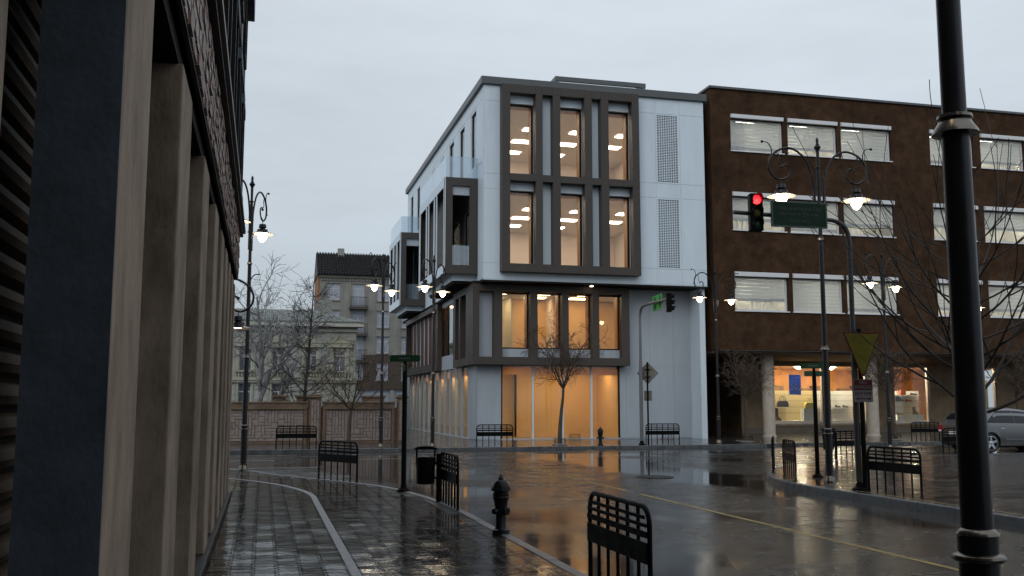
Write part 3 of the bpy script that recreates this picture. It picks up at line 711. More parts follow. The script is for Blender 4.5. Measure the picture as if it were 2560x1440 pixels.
for k in range(9): y = 52.3 + k * 1.49; OBX('side_fin', BROWNF if k in (0, 8) else GPANEL, 9.12 if k in (0, 8) else 9.36, 9.412, y, y + (.35 if k in (0, 8) else .14), 4.002, 6.898)
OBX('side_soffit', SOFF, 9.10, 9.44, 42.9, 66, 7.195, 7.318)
# projecting bays on the side
def bay(y0, y1, nm):
    X0, X1, Z0, Z1 = 7.84, 9.384, 7.67, 12.15
    b = MB(); hw = .22
    # near face (towards the street) as a brown frame with an opening
    hwall(b, 'y', y0, y0 + hw, X0, X1, Z0, Z1, [(X0 + .36, X1 - .36, Z0 + .40, Z1 - .38)])
    o = OB(b, 'bay_frame', BROWNF)
    MB().box(X0 + .37, X1 - .37, y0 + .12, y0 + .2, Z1 - .80, Z1 - .385).build('bay_header', GPANEL, o)
    MB().box(X0 + .37, X1 - .37, y0 + .10, y0 + .112, Z0 + .41, Z0 + 1.32).build('bay_balustrade', BALGL, o)
    # street face in pale panels with tall slots
    n = 5; yy = y0 + hw + .02; span = (y1 - .25) - (y0 + .35); holes = []
    pat = [1.35, .36, 1.1, .36, 1.4]; tot = sum(pat) + .13 * 4; sc = span / tot; c = y0 + .35
    for w in pat: holes.append((c, c + w * sc, Z0 + .42, Z1 - .42)); c += (w + .13) * sc
    s = hwall(MB(), 'x', X0 - .004, X0 + .035, y0 + hw, y1, Z0, Z1, holes)
    OB(s, 'bay_screen', WPANEL)
    edge = MB(); edge.box(X0 - .006, X0 + .03, y0 - .006, y0 - .001, Z0, Z1); OB(edge, 'bay_corner_trim', WPANEL)
    OBX('bay_inner_screen', BROWNF, X0 + .45, X0 + .5, y0 + 1.3, y1 - .3, Z0 + .15, Z1 - .15)
    OBX('bay_floor', GPANEL, X0 + .10, X1, y0 + hw, y1, Z0, Z0 + .15); OBX('bay_ceiling', mat('bay_wood', (.12, .07, .04), .5, var=.25, scale=3), X0 + .10, X1, y0 + hw, y1, Z1 - .15, Z1)
    OBX('bay_rear', BROWNF, X0, X1, y1, y1 + .15, Z0, Z1)
    OBX('bay_under_slab', WPANEL, X0 + .45, X1, y0 + .4, y1 - .2, Z0 - .28, Z0 - .002)
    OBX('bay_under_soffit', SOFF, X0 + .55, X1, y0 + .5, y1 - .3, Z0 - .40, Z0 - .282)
    g_ = MB(); g_.box(X0 + .05, X0 + .065, y0 + .06, y1, Z1 + .01, Z1 + 1.0); g_.box(X0 + .065, X1, y0 + .06, y0 + .075, Z1 + .01, Z1 + 1.0); OB(g_, 'terrace_balustrade', BALGL)
bay(43.26, 50.8, 'near'); bay(58.25, 63.4, 'far')
OBX('downlight', emit('downlight', (1, .8, .55), 12), 14.6, 14.72, 42.5, 42.62, 7.17, 7.198)

# ------------------------------------------------------------------ brown building with shop
bb = thing('brown_render_building', 'dark brown rendered block with rows of white shuttered windows', 'building', (20.7, 42.1, .13))
def BBX(name, m, *a, parent=None, **k):
    o = MB().box(*a).build(name, m, parent or bb, **k)
    if parent is None: o.location = (-20.7, -42.1, -.13)
    return o
BRN = mat('brown_render', (.056, .031, .017), .85, spec=.12, var=.45, scale=2.2, bump=.012, bscale=6, detail=9, dirt=.35)
BEIGE = mat('beige_stone_wall', (.50, .37, .245), .6, spec=.25, var=.18, scale=2.2, bump=.004, bscale=20, dirt=.4, detail=8)
PVC = mat('white_pvc', (.74, .76, .78), .4, var=.04)
BLIND = translucent('blind_slat', (.86, .88, .86), .35)
CURT = translucent('curtain', (.80, .78, .70), .4)
GREYR = mat('room_pale', (.58, .58, .52), .8, var=.08, emis=(1, .93, .78), estr=.0)
winx = [(21.72, 24.55), (24.81, 27.56), (27.79, 30.65), (32.97, 35.61), (36.04, 38.76), (39.0, 41.75), (44.0, 46.8), (47, 49.8)]
winz = [(6.19, 7.80), (10.10, 11.71), (14.01, 15.59)]
holes = [(a, b, z0, z1) for a, b in winx for z0, z1 in winz]
mb = hwall(MB(), 'y', 42.1, 42.45, 20.66, 60, 4.30, 17.05, holes); o = mb.build('front_wall', BRN, bb); o.location = (-20.7, -42.1, -.13)
BBX('left_wall', BRN, 20.66, 21.0, 42.45, 60, 4.3, 17.05)
BBX('roof', CAP, 20.6, 60.1, 42.0, 60, 17.05, 17.16)
BBX('arcade_soffit', mat('arcade_soffit', (.14, .10, .075), .7, var=.2), 20.70, 60, 42.45, 58, 4.18, 4.298)
rw = random.Random(8)
for a, b in winx:
    for z0, z1 in winz:
        w = MB(); y0, y1 = 42.24, 42.32; t = .09
        w.box(a, a + t, y0, y1, z0, z1); w.box(b - t, b, y0, y1, z0, z1); w.box(a + t, b - t, y0, y1, z1 - .07, z1); w.box(a + t, b - t, y0, y1, z0, z0 + .07)
        wo_ = w.build('window', PVC, bb); wo_.location = (-20.7, -42.1, -.13)
        MB().box(a + t, b - t, 42.275, 42.285, z0 + .07, z1 - .07).build('pane', GLASS, wo_)
        MB().prism([(42.30, z1 + .002), (41.985, z1 + .04), (41.975, z1 + .22), (42.098, z1 + .26), (42.30, z1 + .26)], 'x', a - .0, b + .0).build('shutter_box', PVC, wo_)
        MB().box(a - .04, b + .04, 42.03, 42.24, z0 - .05, z0 - .002).build('sill', PVC, wo_)
        drop = rw.choice([.95, .72, .6, .8, 1.0, .35, .9]); top = z1 - .08; low = top - (z1 - z0 - .16) * drop; k = 0; zz = top
        sl = (z1 - z0 - .16) / 8
        while zz - sl >= low - 1e-3:
            MB().box(a + t + .01, b - t - .01, 42.30, 42.312, zz - sl + .02, zz).build('blind_slat', BLIND, wo_); zz -= sl
        MB().box(a + t + .01, b - t - .01, 42.297, 42.316, zz - .14, zz - .004).build('blind_rail', mat('blind_rail', (.42, .44, .48), .5), wo_)
        # curtain folds behind the blind
        cx0 = a + t + .02 + rw.choice([0, .9, 1.2]); cw = rw.uniform(.7, 1.4); pts = []
        for i in range(17): pts.append((cx0 + cw * i / 16, 42.42 + .03 * math.sin(i * 1.7)))
        c = MB(); vs = [(min(x, b - t), y, z) for z in (z0 + .08, z1 - .08) for x, y in pts]; c.add(vs, [(i, i + 1, 17 + i + 1, 17 + i) for i in range(16)]); c.build('curtain', CURT, wo_)
for z0, z1 in winz:
    BBX('room_back', GREYR, 21.05, 60, 44.0, 44.1, z0 - .3, z1 + .3); BBX('room_floor', GREYR, 21.05, 60, 42.46, 44.0, z0 - .35, z0 - .301); BBX('room_ceiling', GREYR, 21.05, 60, 42.46, 44.0, z1 + .302, z1 + .35)
    for x in (23.2, 26.2, 29.2, 34.3, 37.4, 40.4): BBX('ceiling_light', emit('room_lamp', (1, .93, .80), 30), x - .5, x + .5, 43.0, 43.4, z1 + .27, z1 + .30)
# ground floor
for x in (24.16, 29.98, 35.8, 41.6): 
    o = MB().lathe([(.34, .13), (.34, .20), (.30, .22), (.30, 4.18)], 28, (x, 43.62, 0)).build('column', mat('column_concrete', (.52, .46, .38), .6, var=.15, scale=4, bump=.002), bb, smooth=True); o.location = (-20.7, -42.1, -.13)
shopw = [(28.0, 31.22), (31.62, 34.05), (35.85, 38.25), (41.9, 43.0)]
o = hwall(MB(), 'y', 50.0, 50.35, 26.0, 60, .13, 4.18, [(a, b, .56, 4.0) for a, b in shopw]).build('shop_wall', BEIGE, bb); o.location = (-20.7, -42.1, -.13)
BBX('shop_side_wall', BEIGE, 26.0, 26.3, 50.35, 58, .13, 4.18)
BBX('shop_base', mat('stone_base', (.30, .25, .20), .5, var=.2), 25.97, 60, 49.94, 49.998, .13, .42)
BBX('passage_back', mat('passage_dark', (.10, .07, .05), .8, var=.3), 20.7, 26.0, 58, 58.2, .13, 4.18)
BBX('passage_pier', BEIGE, 20.72, 21.15, 44.6, 45.3, .13, 4.18)
BBX('passage_side', mat('passage_dark', (.1, .07, .05), .8), 20.7, 20.9, 45.3, 58, .13, 4.18)
SHOPF = mat('shop_frame', (.30, .34, .40), .4, var=.05)
for a, b in shopw:
    w = MB(); y0, y1 = 50.06, 50.14; t = .07
    w.box(a, a + t, y0, y1, .56, 4.0); w.box(b - t, b, y0, y1, .56, 4.0); w.box(a + t, b - t, y0, y1, 3.9, 4.0); w.box(a + t, b - t, y0, y1, .56, .64)
    wo_ = w.build('shop_window', SHOPF, bb); wo_.location = (-20.7, -42.1, -.13)
    MB().box(a + t, b - t, 50.095, 50.105, .64, 3.9).build('pane', GLASS, wo_)
    MB().box(a - .05, b + .05, 49.88, 50.06, .50, .558).build('sill', BEIGE, wo_)
# shop interior
SHB = mat('shop_back_panel', (.86, .70, .34), .5, var=.08, scale=.8)
SHW = mat('shop_white', (.86, .87, .84), .5, var=.03)
SHO = mat('shop_orange', (.55, .26, .08), .6, var=.3, scale=1.5)
BBX('shop_floor', SHO, 26.3, 47, 50.36, 58, .30, .50)
BBX('display_platform', SHW, 27.9, 38.4, 50.40, 51.2, .501, .80)
zz = [.80, 1.23, 1.58, 1.93, 2.27, 2.53]
for i in range(5):
    for x0, x1, m in ((27.9, 29.4, SHB), (29.4, 31.4, SHB), (31.5, 34.2, SHW), (35.7, 38.4, SHW)): BBX('back_board', m, x0 + .006, x1 - .006, 51.2, 51.24, zz[i] + .008, zz[i + 1] - .008)
BBX('shop_ceiling', mat('shop_ceiling', (.62, .52, .40), .7, var=.1), 26.3, 47, 50.36, 58, 4.0, 4.1)
BBX('shop_rear_wall', SHO, 26.3, 47, 57.8, 57.95, .5, 4.0)
for k in range(14):
    BBX('stock_shelf', mat('stock', (.16, .09, .05), .6, var=.7, scale=4), 27 + k * 1.0, 27.85 + k * 1.0, 57.3, 57.75, 1.0, 2.6 + .5 * ((k * 7) % 3) / 3)
SPOT = emit('shop_spot', (1, .88, .62), 560.0)
for k, (x, y) in enumerate([(28.6, 50.8), (30.2, 50.9), (32.4, 50.8), (33.5, 50.9), (36.3, 50.8), (37.6, 50.9), (29.4, 53.2), (31.6, 53.4), (33.8, 53.0), (36.8, 53.4), (28.2, 55.6), (30.6, 55.8), (33, 55.6), (35.4, 55.8), (42.4, 51.0)]):
    o = MB().lathe([(.12, 3.985), (.12, 3.998)], 12, (x, y, 0)).build('ceiling_spot', SPOT, bb); o.location = (-20.7, -42.1, -.13)
BBX('display_case', mat('green_case', (.55, .60, .20), .5, var=.2), 41.9, 43.0, 50.8, 50.9, .6, 3.2)

# ------------------------------------------------------------------ garden wall of pieced stone
WSTONE = mat('wall_stone', (.22, .185, .17), .55, var=.22, scale=5, bump=.004, bscale=30, rvar=.1)
WFRAME = mat('wall_frame_stone', (.13, .085, .055), .6, var=.35, scale=4, bump=.005, bscale=25, dirt=.4)
gw = thing('garden_wall', 'low brown garden wall of pieced stone panels beyond the cross street', 'wall', (2, 41.7, .13))
def GW(mb, name, m, **k): o = mb.build(name, m, gw, **k); o.location = (-2, -41.7, -.13); return o
rg = random.Random(21)
def stones(x0, x1, z0, z1, y, u):
    nx = int(round((x1 - x0) / u)); nz_ = int(round((z1 - z0) / u)); ux = (x1 - x0) / nx; uz = (z1 - z0) / nz_
    used = [[False] * nz_ for _ in range(nx)]
    for j in range(nz_):
        for i in range(nx):
            if used[i][j]: continue
            opts = [(3, 1), (1, 3), (2, 1), (1, 2), (2, 2), (4, 1), (1, 4), (1, 1)]; rg.shuffle(opts[:7])
            o7 = opts[:7]; rg.shuffle(o7)
            for w, h in o7 + [(1, 1)]:
                if i + w <= nx and j + h <= nz_ and not any(used[a][b] for a in range(i, i + w) for b in range(j, j + h)): break
            for a in range(i, i + w):
                for b in range(j, j + h): used[a][b] = True
            a0, a1, b0, b1 = x0 + i * ux + .008, x0 + (i + w) * ux - .008, z0 + j * uz + .008, z0 + (j + h) * uz - .008
            d = rg.uniform(.012, .03); c = .012
            vs = [(a0, y, b0), (a1, y, b0), (a1, y, b1), (a0, y, b1), (a0 + c, y - d, b0 + c), (a1 - c, y - d + rg.uniform(-.004, .004), b0 + c), (a1 - c, y - d, b1 - c), (a0 + c, y - d + rg.uniform(-.004, .004), b1 - c)]
            GW(MB().add(vs, [(4, 5, 6, 7), (0, 1, 5, 4), (1, 2, 6, 5), (2, 3, 7, 6), (3, 0, 4, 7)]), 'stone', WSTONE)
GW(MB().box(-9, 5.6, 41.74, 41.95, .05, 1.60), 'wall_core', WFRAME)
for x0, x1 in ((-1.45, 1.80), (2.45, 5.45)):
    stones(x0 + .13, x1 - .13, .22, 1.50, 41.74, .13)
    GW(MB().box(x0, x0 + .12, 41.66, 41.74, .2, 1.53), 'panel_frame', WFRAME); GW(MB().box(x1 - .12, x1, 41.66, 41.74, .2, 1.53), 'panel_frame', WFRAME)
    GW(MB().box(x0, x1, 41.64, 41.96, 1.53, 1.78), 'coping_beam', WFRAME); GW(MB().box(x0 - .03, x1 + .03, 41.60, 42.0, 1.782, 1.85), 'coping', WFRAME, bevel=.015)
    GW(MB().box(x0, x1, 41.65, 41.739, .1, .198), 'base_course', WFRAME)
for x0, x1, h in ((1.90, 2.36, 2.0), (5.58, 5.98, 2.0)):
    GW(MB().box(x0, x1, 41.60, 42.0, .1, h), 'pier', WFRAME)
    stones(x0 + .06, x1 - .06, .2, h - .1, 41.60, .13)
    GW(MB().box(x0 - .06, x1 + .06, 41.53, 42.07, h, h + .09), 'pier_cap', WFRAME, bevel=.03); GW(MB().box(x0 + .02, x1 - .02, 41.62, 41.98, h + .09, h + .15), 'pier_cap', WFRAME, bevel=.02)
GW(MB().box(-9, -1.5, 41.65, 41.739, .1, 1.75), 'plain_panel', WSTONE)
for i, (x, y, lab) in enumerate(((.75, 45.5, 'brown stone pillar behind the garden wall below the fork of the pale tree'), (1.75, 45.5, 'brown stone pillar behind the garden wall left of the conical tree trunk'), (2.3, 46.2, 'brown stone pillar behind the garden wall next to the wall pier'), (5.0, 46.0, 'wide brown stone pillar behind the garden wall near its right end'))):
    w = .26 if i < 3 else .5
    t = thing('stone_pillar', lab, 'pillar', (x, y, .13), group='stone pillars behind the garden wall')
    MB().box(-w, w, -.25, .25, -.1, 1.9).build('shaft', WFRAME, t); MB().box(-w - .07, w + .07, -.32, .32, 1.9, 2.02).build('cap', WFRAME, t, bevel=.03)

# ------------------------------------------------------------------ villa behind the garden wall
vl = thing('villa', 'pale grey green two storey villa with pedimented windows and tiled roof', 'house', (1, 56, .13))
def VL(mb, name, m, parent=None, **k):
    o = mb.build(name, m, parent or vl, **k)
    if parent is None: o.location = (-1, -56, -.13)
    return o
VST = mat('villa_stone', (.36, .385, .35), .7, var=.14, scale=1.5, dirt=.2)
VTR = mat('villa_trim', (.36, .37, .29), .65, var=.12, scale=2)
VTILE = mat('villa_tile', (.26, .29, .27), .55, var=.45, scale=5)
WINB = mat('window_blue_grey', (.10, .115, .14), .12, var=.1, spec=.8)
upw = [(-2.3, -1.5), (-.3, .42), (.46, 1.14), (2.25, 2.92), (3.84, 4.52)]
upw = [(-1.35, -.65), (.42, 1.12), (2.22, 2.92), (3.82, 4.52)]; dnw = [(-1.35, -.65), (.45, 1.2), (2.25, 3.05), (3.8, 4.6)]
VL(hwall(MB(), 'y', 56, 56.3, -7, 5.08, 0, 6.1, [(a, b, 3.62, 4.92) for a, b in upw] + [(a, b, 1.1, 2.9) for a, b in dnw]), 'front_wall', VST)
VL(MB().box(4.80, 5.08, 56.3, 96, 0, 6.1), 'side_wall', VST)  # extended out of view so the office glazing reflects wall, not sky
VL(MB().box(-8, 5.2, 64, 96, 6.1, 6.32), 'unseen_rear_roof', VST)  # roof added over that unseen extension
r_ = 0
for z in [1.3 + .31 * i for i in range(6)]:
    x = -1.9 - (r_ % 2) * .4; r_ += 1
    while x < 5.0:
        a, b = x, min(x + .8, 5.08); x += .82
        for c in dnw:
            if a < c[1] + .12 and b > c[0] - .12:
                if a < c[0] - .25: b = c[0] - .13
                elif b > c[1] + .25: a = c[1] + .13
                else: a = b
        if b - a > .12: VL(MB().box(a + .012, b - .012, 55.955, 55.998, z + .012, z + .30), 'stone_block', VST)
for z in [3.3 + .28 * i for i in range(10)]:
    x = -1.9 - (int(z * 10) % 2) * .5
    while x < 5.0:
        a, b = x, min(x + 1.05, 5.08); x += 1.07
        for c in upw:
            if a < c[1] + .2 and b > c[0] - .2 and z < 5.8:
                if a < c[0] - .35: b = c[0] - .21
                elif b > c[1] + .35: a = c[1] + .21
                else: a = b
        if b - a > .12 and z < 5.85: VL(MB().box(a + .006, b - .006, 55.985, 55.998, z + .006, z + .272), 'stone_block', VST)
VL(MB().box(-7, 5.2, 55.78, 55.98, 3.06, 3.22), 'string_course', VTR); VL(MB().box(-7, 5.15, 55.84, 55.98, 2.94, 3.058), 'string_course', VST)
VL(MB().box(-7, 5.16, 55.85, 55.98, 5.82, 5.98), 'frieze', VST); VL(MB().box(-7, 5.45, 55.55, 56.3, 6.10, 6.32), 'cornice', mat('villa_cornice', (.50, .52, .48), .6, var=.1))
for n_, (a, b) in enumerate(upw):
    w = MB(); t = .06; w.box(a, a + t, 56.1, 56.16, 3.62, 4.92); w.box(b - t, b, 56.1, 56.16, 3.62, 4.92); w.box((a + b) / 2 - .03, (a + b) / 2 + .03, 56.1, 56.16, 3.62, 4.45); w.box(a + t, b - t, 56.1, 56.16, 4.45, 4.5); w.box(a + t, b - t, 56.1, 56.16, 4.86, 4.92)
    wo_ = VL(w, 'window', mat('white_frame', (.5, .52, .52), .5))
    MB().box(a + t, b - t, 56.125, 56.135, 3.62, 4.86).build('pane', WINB, wo_)
    MB().box(a - .18, a - .002, 55.92, 56.08, 3.62, 4.93).build('surround', VTR, wo_); MB().box(b + .002, b + .18, 55.92, 56.08, 3.62, 4.93).build('surround', VTR, wo_)
    MB().box(a - .32, b + .32, 55.82, 56.0, 4.932, 5.16).build('entablature', VTR, wo_); MB().box(a - .36, b + .36, 55.78, 55.998, 5.162, 5.22).build('entablature', VTR, wo_)
    c = (a + b) / 2
    if n_ == 1:
        arc = [(c + .40 * math.cos(R(q)), 5.222 + .36 * math.sin(R(q))) for q in range(0, 181, 15)]; MB().prism(arc, 'y', 55.84, 55.99).build('arched_pediment', VTR, wo_)
    else:
        MB().prism([(a - .10, 5.222), (b + .10, 5.222), (c, 5.62)], 'y', 55.84, 55.99).build('pediment', VTR, wo_)
        for sgn in (-1, 1):
            e0 = a - .16 if sgn < 0 else b + .16
            MB().prism([(e0, 5.224), (e0 - sgn * .09, 5.224), (c, 5.61), (c, 5.70)], 'y', 55.80, 55.838).build('pediment_rake', VTR, wo_)
    for k in range(7): x = a - .14 + (b - a + .28) * k / 6; MB().lathe([(.03, 3.26), (.05, 3.34), (.025, 3.45), (.04, 3.52)], 6, (x, 55.86, 0)).build('baluster', VTR, wo_)
    MB().box(a - .22, b + .22, 55.78, 55.94, 3.52, 3.58).build('balcony_rail', VTR, wo_)
for n_, (a, b) in enumerate(dnw):
    w = MB(); t = .06; w.box(a, a + t, 56.1, 56.16, 1.1, 2.9); w.box(b - t, b, 56.1, 56.16, 1.1, 2.9); w.box((a + b) / 2 - .03, (a + b) / 2 + .03, 56.1, 56.16, 1.1, 2.4); w.box(a + t, b - t, 56.1, 56.16, 2.4, 2.46); w.box(a + t, b - t, 56.1, 56.16, 2.84, 2.9)
    wo_ = VL(w, 'window', mat('white_frame', (.5, .52, .52), .5))
    MB().box(a + t, b - t, 56.125, 56.135, 1.1, 2.84).build('pane' if n_ < 2 else 'closed_shutter', WINB if n_ < 2 else VST, wo_)
    MB().box(a - .11, a - .002, 55.92, 56.08, 1.1, 2.93).build('surround', VTR, wo_); MB().box(b + .002, b + .11, 55.92, 56.08, 1.1, 2.93).build('surround', VTR, wo_)
VL(MB().box(.55, .80, 56.3, 56.34, 2.05, 2.62), 'lit_lamp_inside', emit('villa_lamp', (1, .42, .12), 2.2))
# hipped roof with tile ribs
def rf(x, t): return 0
EV = 6.33; RG = 7.25; x1 = 5.5; xr = 2.6; yb = 55.5; yr = 58.4
roof = MB().add([(-8, yb, EV), (x1, yb, EV), (x1, 64, EV), (-8, 64, EV), (-8, yr, RG), (xr, yr, RG)], [(0, 1, 5, 4), (1, 2, 5), (2, 3, 4, 5)])
ro = VL(roof, 'roof', VTILE)
tm = MB()
nx = 70
for i in range(nx):
    x = -2.5 + (x1 + 2.5) * (i + .5) / nx
    tmax = 1.0 if x < xr else max(0, (x1 - x) / (x1 - xr))
    for k in range(8):
        t0, t1 = k / 8, min((k + 1) / 8 + .01, 1)
        if t0 >= tmax: break
        t1 = min(t1, tmax)
        p0 = Vector((x, yb + (yr - yb) * t0, EV + (RG - EV) * t0 + .05)); p1 = Vector((x, yb + (yr - yb) * t1, EV + (RG - EV) * t1 + .015))
        tm.tube([p0, p1], [.045, .04], 5)
VL(tm, 'roof_tiles', VTILE, parent=ro, kind='stuff')
VL(MB().box(3.0, 3.9, 59.5, 60.3, 6.8, 8.0), 'chimney', mat('chimney_grey', (.25, .26, .24), .7, var=.2), parent=ro)

# ------------------------------------------------------------------ apartment house at the end of the street
ap = thing('apartment_house', 'grey five storey apartment house with black tiled roof and small balconies', 'house', (12, 105, .13))
def AP(mb, name, m, parent=None, **k):
    o = mb.build(name, m, parent or ap, **k)
    if parent is None: o.location = (-12, -105, -.13)
    return o
AGR = mat('apartment_render', (.235, .235, .215), .7, var=.12, scale=.5, dirt=.2)
ABR = mat('apartment_brown', (.055, .040, .030), .6, var=.2)
ATL = mat('black_tile', (.012, .013, .014), .5, spec=.2, var=.6, scale=3)
ORB = mat('orange_brick', (.30, .14, .06), .7, var=.4, scale=4)
AW = mat('apartment_glass', (.30, .33, .40), .10, var=.12, scale=.4, spec=.9)
AFR = mat('apartment_frame', (.50, .51, .54), .5, var=.05)
cols = [6.40, 9.04, 11.72, 14.40, 17.1, 19.8]
rows = [(12.85, 14.60), (9.98, 11.73), (7.2, 8.95), (4.30, 6.18)]
holes = []
for ci, cx in enumerate(cols):
    for ri, (a, b) in enumerate(rows): holes.append((cx, cx + 1.25, a - (.75 if ci == 1 and ri < 3 else 0), b))
AP(hwall(MB(), 'y', 105, 105.4, 5.6, 24, 7.0, 15.2, holes), 'front_wall', AGR)
AP(hwall(MB(), 'y', 104.96, 105.4, 5.6, 24, 3.6, 6.99, holes), 'lower_wall', ABR)
AP(MB().box(5.6, 24, 104.9, 105.4, 3.3, 3.598), 'shop_fascia', ABR)
for x in (5.6, 9.4, 13.2, 17): AP(MB().box(x, x + .5, 105, 105.4, 0, 3.3), 'shop_pier', AGR)
AP(MB().box(6.1, 24, 105.3, 105.35, 0, 3.3), 'shop_glazing', AW)
for cx in cols:
    for k in (-.35, 1.45): AP(MB().box(cx + k, cx + k + .15, 104.93, 104.998, 7.2, 14.7), 'pilaster', AGR)
for ci, cx in enumerate(cols):
    for ri, (a, b) in enumerate(rows):
        bal = ci == 1 and ri < 3; a0 = a - .75 if bal else a; t = .08
        w = MB(); w.box(cx, cx + t, 105.12, 105.2, a0, b); w.box(cx + 1.25 - t, cx + 1.25, 105.12, 105.2, a0, b); w.box(cx + .59, cx + .66, 105.12, 105.2, a0, b - .55); w.box(cx + t, cx + 1.25 - t, 105.12, 105.2, b - .58, b - .5); w.box(cx + t, cx + 1.25 - t, 105.12, 105.2, b - .08, b); w.box(cx + t, cx + 1.25 - t, 105.12, 105.2, a0, a0 + .08)
        wo_ = AP(w, 'window', AFR)
        MB().box(cx + t, cx + 1.25 - t, 105.155, 105.165, a0 + .08, b - .08).build('pane', AW, wo_)
        if ri < 3: MB().box(cx - .12, cx + 1.37, 104.9, 104.998, b + .03, b + .12).build('lintel', AGR, wo_)
        if not bal: MB().box(cx - .1, cx + 1.35, 104.86, 104.95, a - .14, a - .03).build('sill', AGR, wo_)
        else:
            MB().box(cx - .35, cx + 1.6, 104.05, 104.99, a0 - .30, a0 - .02).build('balcony_slab', mat('balcony_dark', (.05, .045, .04), .7), wo_)
            r2 = MB(); x_ = cx - .3
            while x_ <= cx + 1.56: r2.box(x_, x_ + .025, 104.10, 104.125, a0 - .02, a0 + .98); x_ += .155
            r2.box(cx - .3, cx + 1.56, 104.09, 104.135, a0 + .98, a0 + 1.03); r2.box(cx - .3, cx + 1.56, 104.09, 104.135, a0 + .05, a0 + .09)
            r2.build('balcony_railing', BLK, wo_)
AP(MB().box(5.45, 24.1, 104.7, 105.0, 15.2, 15.45), 'cornice', mat('apartment_cornice', (.12, .11, .09), .7, var=.15))
for k in range(60): AP(MB().box(5.65 + k * .30, 5.80 + k * .30, 104.82, 104.995, 14.88, 15.19), 'dentil', AGR)
AP(MB().prism([(104.7, 15.45), (108.6, 18.25), (112.5, 15.45), (112.5, 0), (105.4, 0), (105.4, 15.4)], 'x', 5.35, 5.598), 'gable_wall', ORB)
ro = AP(MB().prism([(104.55, 15.46), (108.6, 18.36), (112.6, 15.46)], 'x', 5.25, 24.2), 'roof', ATL)
tm = MB(); rt = random.Random(4)
for i in range(62):
    x = 5.4 + i * .30
    for k in range(13):
        t0, t1 = k / 13, (k + 1.15) / 13
        p0 = Vector((x, 104.5 + 4.05 * t0, 15.50 + 2.9 * t0 + .06 + rt.uniform(0, .04))); p1 = Vector((x, 104.5 + 4.05 * t1, 15.50 + 2.9 * t1 + .0))
        tm.tube([p0, p1], [.12, .10], 5)
AP(tm, 'roof_tiles', ATL, parent=ro, kind='stuff')
AP(MB().box(7.6, 8.3, 108, 108.7, 17.3, 18.9), 'chimney', mat('chimney_grey', (.25, .26, .24), .7), parent=ro)
tag(MB().box(-.3, .3, -.2, .2, 0, 1.15).build('post_box', mat('yellow_paint', (.55, .48, .03), .45, var=.1), None, bevel=.04), 'small yellow box at the end of the side street', 'box').location = (12.9, 86, .13)

# ------------------------------------------------------------------ street lamps
ARM = smooth_path([(.11, 0, 5.52), (.11, 0, 5.85), (.11, 0, 6.2), (.155, 0, 6.52), (.31, 0, 6.88), (.53, 0, 7.07), (.76, 0, 7.11), (1.0, 0, 7.02), (1.165, 0, 6.83), (1.19, 0, 6.66), (1.12, 0, 6.50), (.95, 0, 6.405), (.78, 0, 6.45), (.69, 0, 6.57), (.715, 0, 6.69), (.80, 0, 6.73), (.87, 0, 6.70)], 5)
TIP = smooth_path([(1.17, 0, 6.60), (1.19, 0, 6.80), (1.12, 0, 6.95), (1.12, 0, 7.08), (1.20, 0, 7.20), (1.32, 0, 7.215)], 4)
CUR = smooth_path([(1.05, 0, 6.98), (.96, 0, 6.98), (.93, 0, 6.90), (.97, 0, 6.83), (.93, 0, 6.77)], 4)
CLIP = smooth_path([(.135, 0, 6.62), (.17, 0, 6.52), (.15, 0, 6.2), (.155, 0, 5.95), (.20, 0, 5.90)], 4)
def flip(p, s): return [(q[0] * s, q[1], q[2]) for q in p]
def lamp_head(parent, x, name='lamp_head', z=0, flat=False):
    n = MB(); n.tube([(x, 0, 6.42 + z), (x, 0, 6.30 + z)], .010, 6)
    n.lathe([(.03, 6.315), (.085, 6.305), (.095, 6.25), (.10, 6.215), (.06, 6.20), (.075, 6.175), (.135, 6.165), (.14, 6.115), (.15, 6.10), (.23, 6.072), (.308, 6.043), (.308, 6.036)], 28, (x, 0, z), cap=False)
    h = n.build(name, POLE, parent, smooth=True)
    MB().lathe([(.306, 6.035), (.15, 6.082), (.04, 6.09)], 28, (x, 0, z), cap=False).build('shade_lining', ENAM, h, smooth=True)
    MB().lathe([(.11, 6.075), (.125, 6.03), (.118, 5.97), (.088, 5.90), (.05, 5.855), (.015, 5.835), (.001, 5.833)] if not flat else [(.11, 6.075), (.10, 6.06), (.001, 6.045)], 18, (x, 0, z), cap=False).build('bulb', BULB, h, smooth=True)
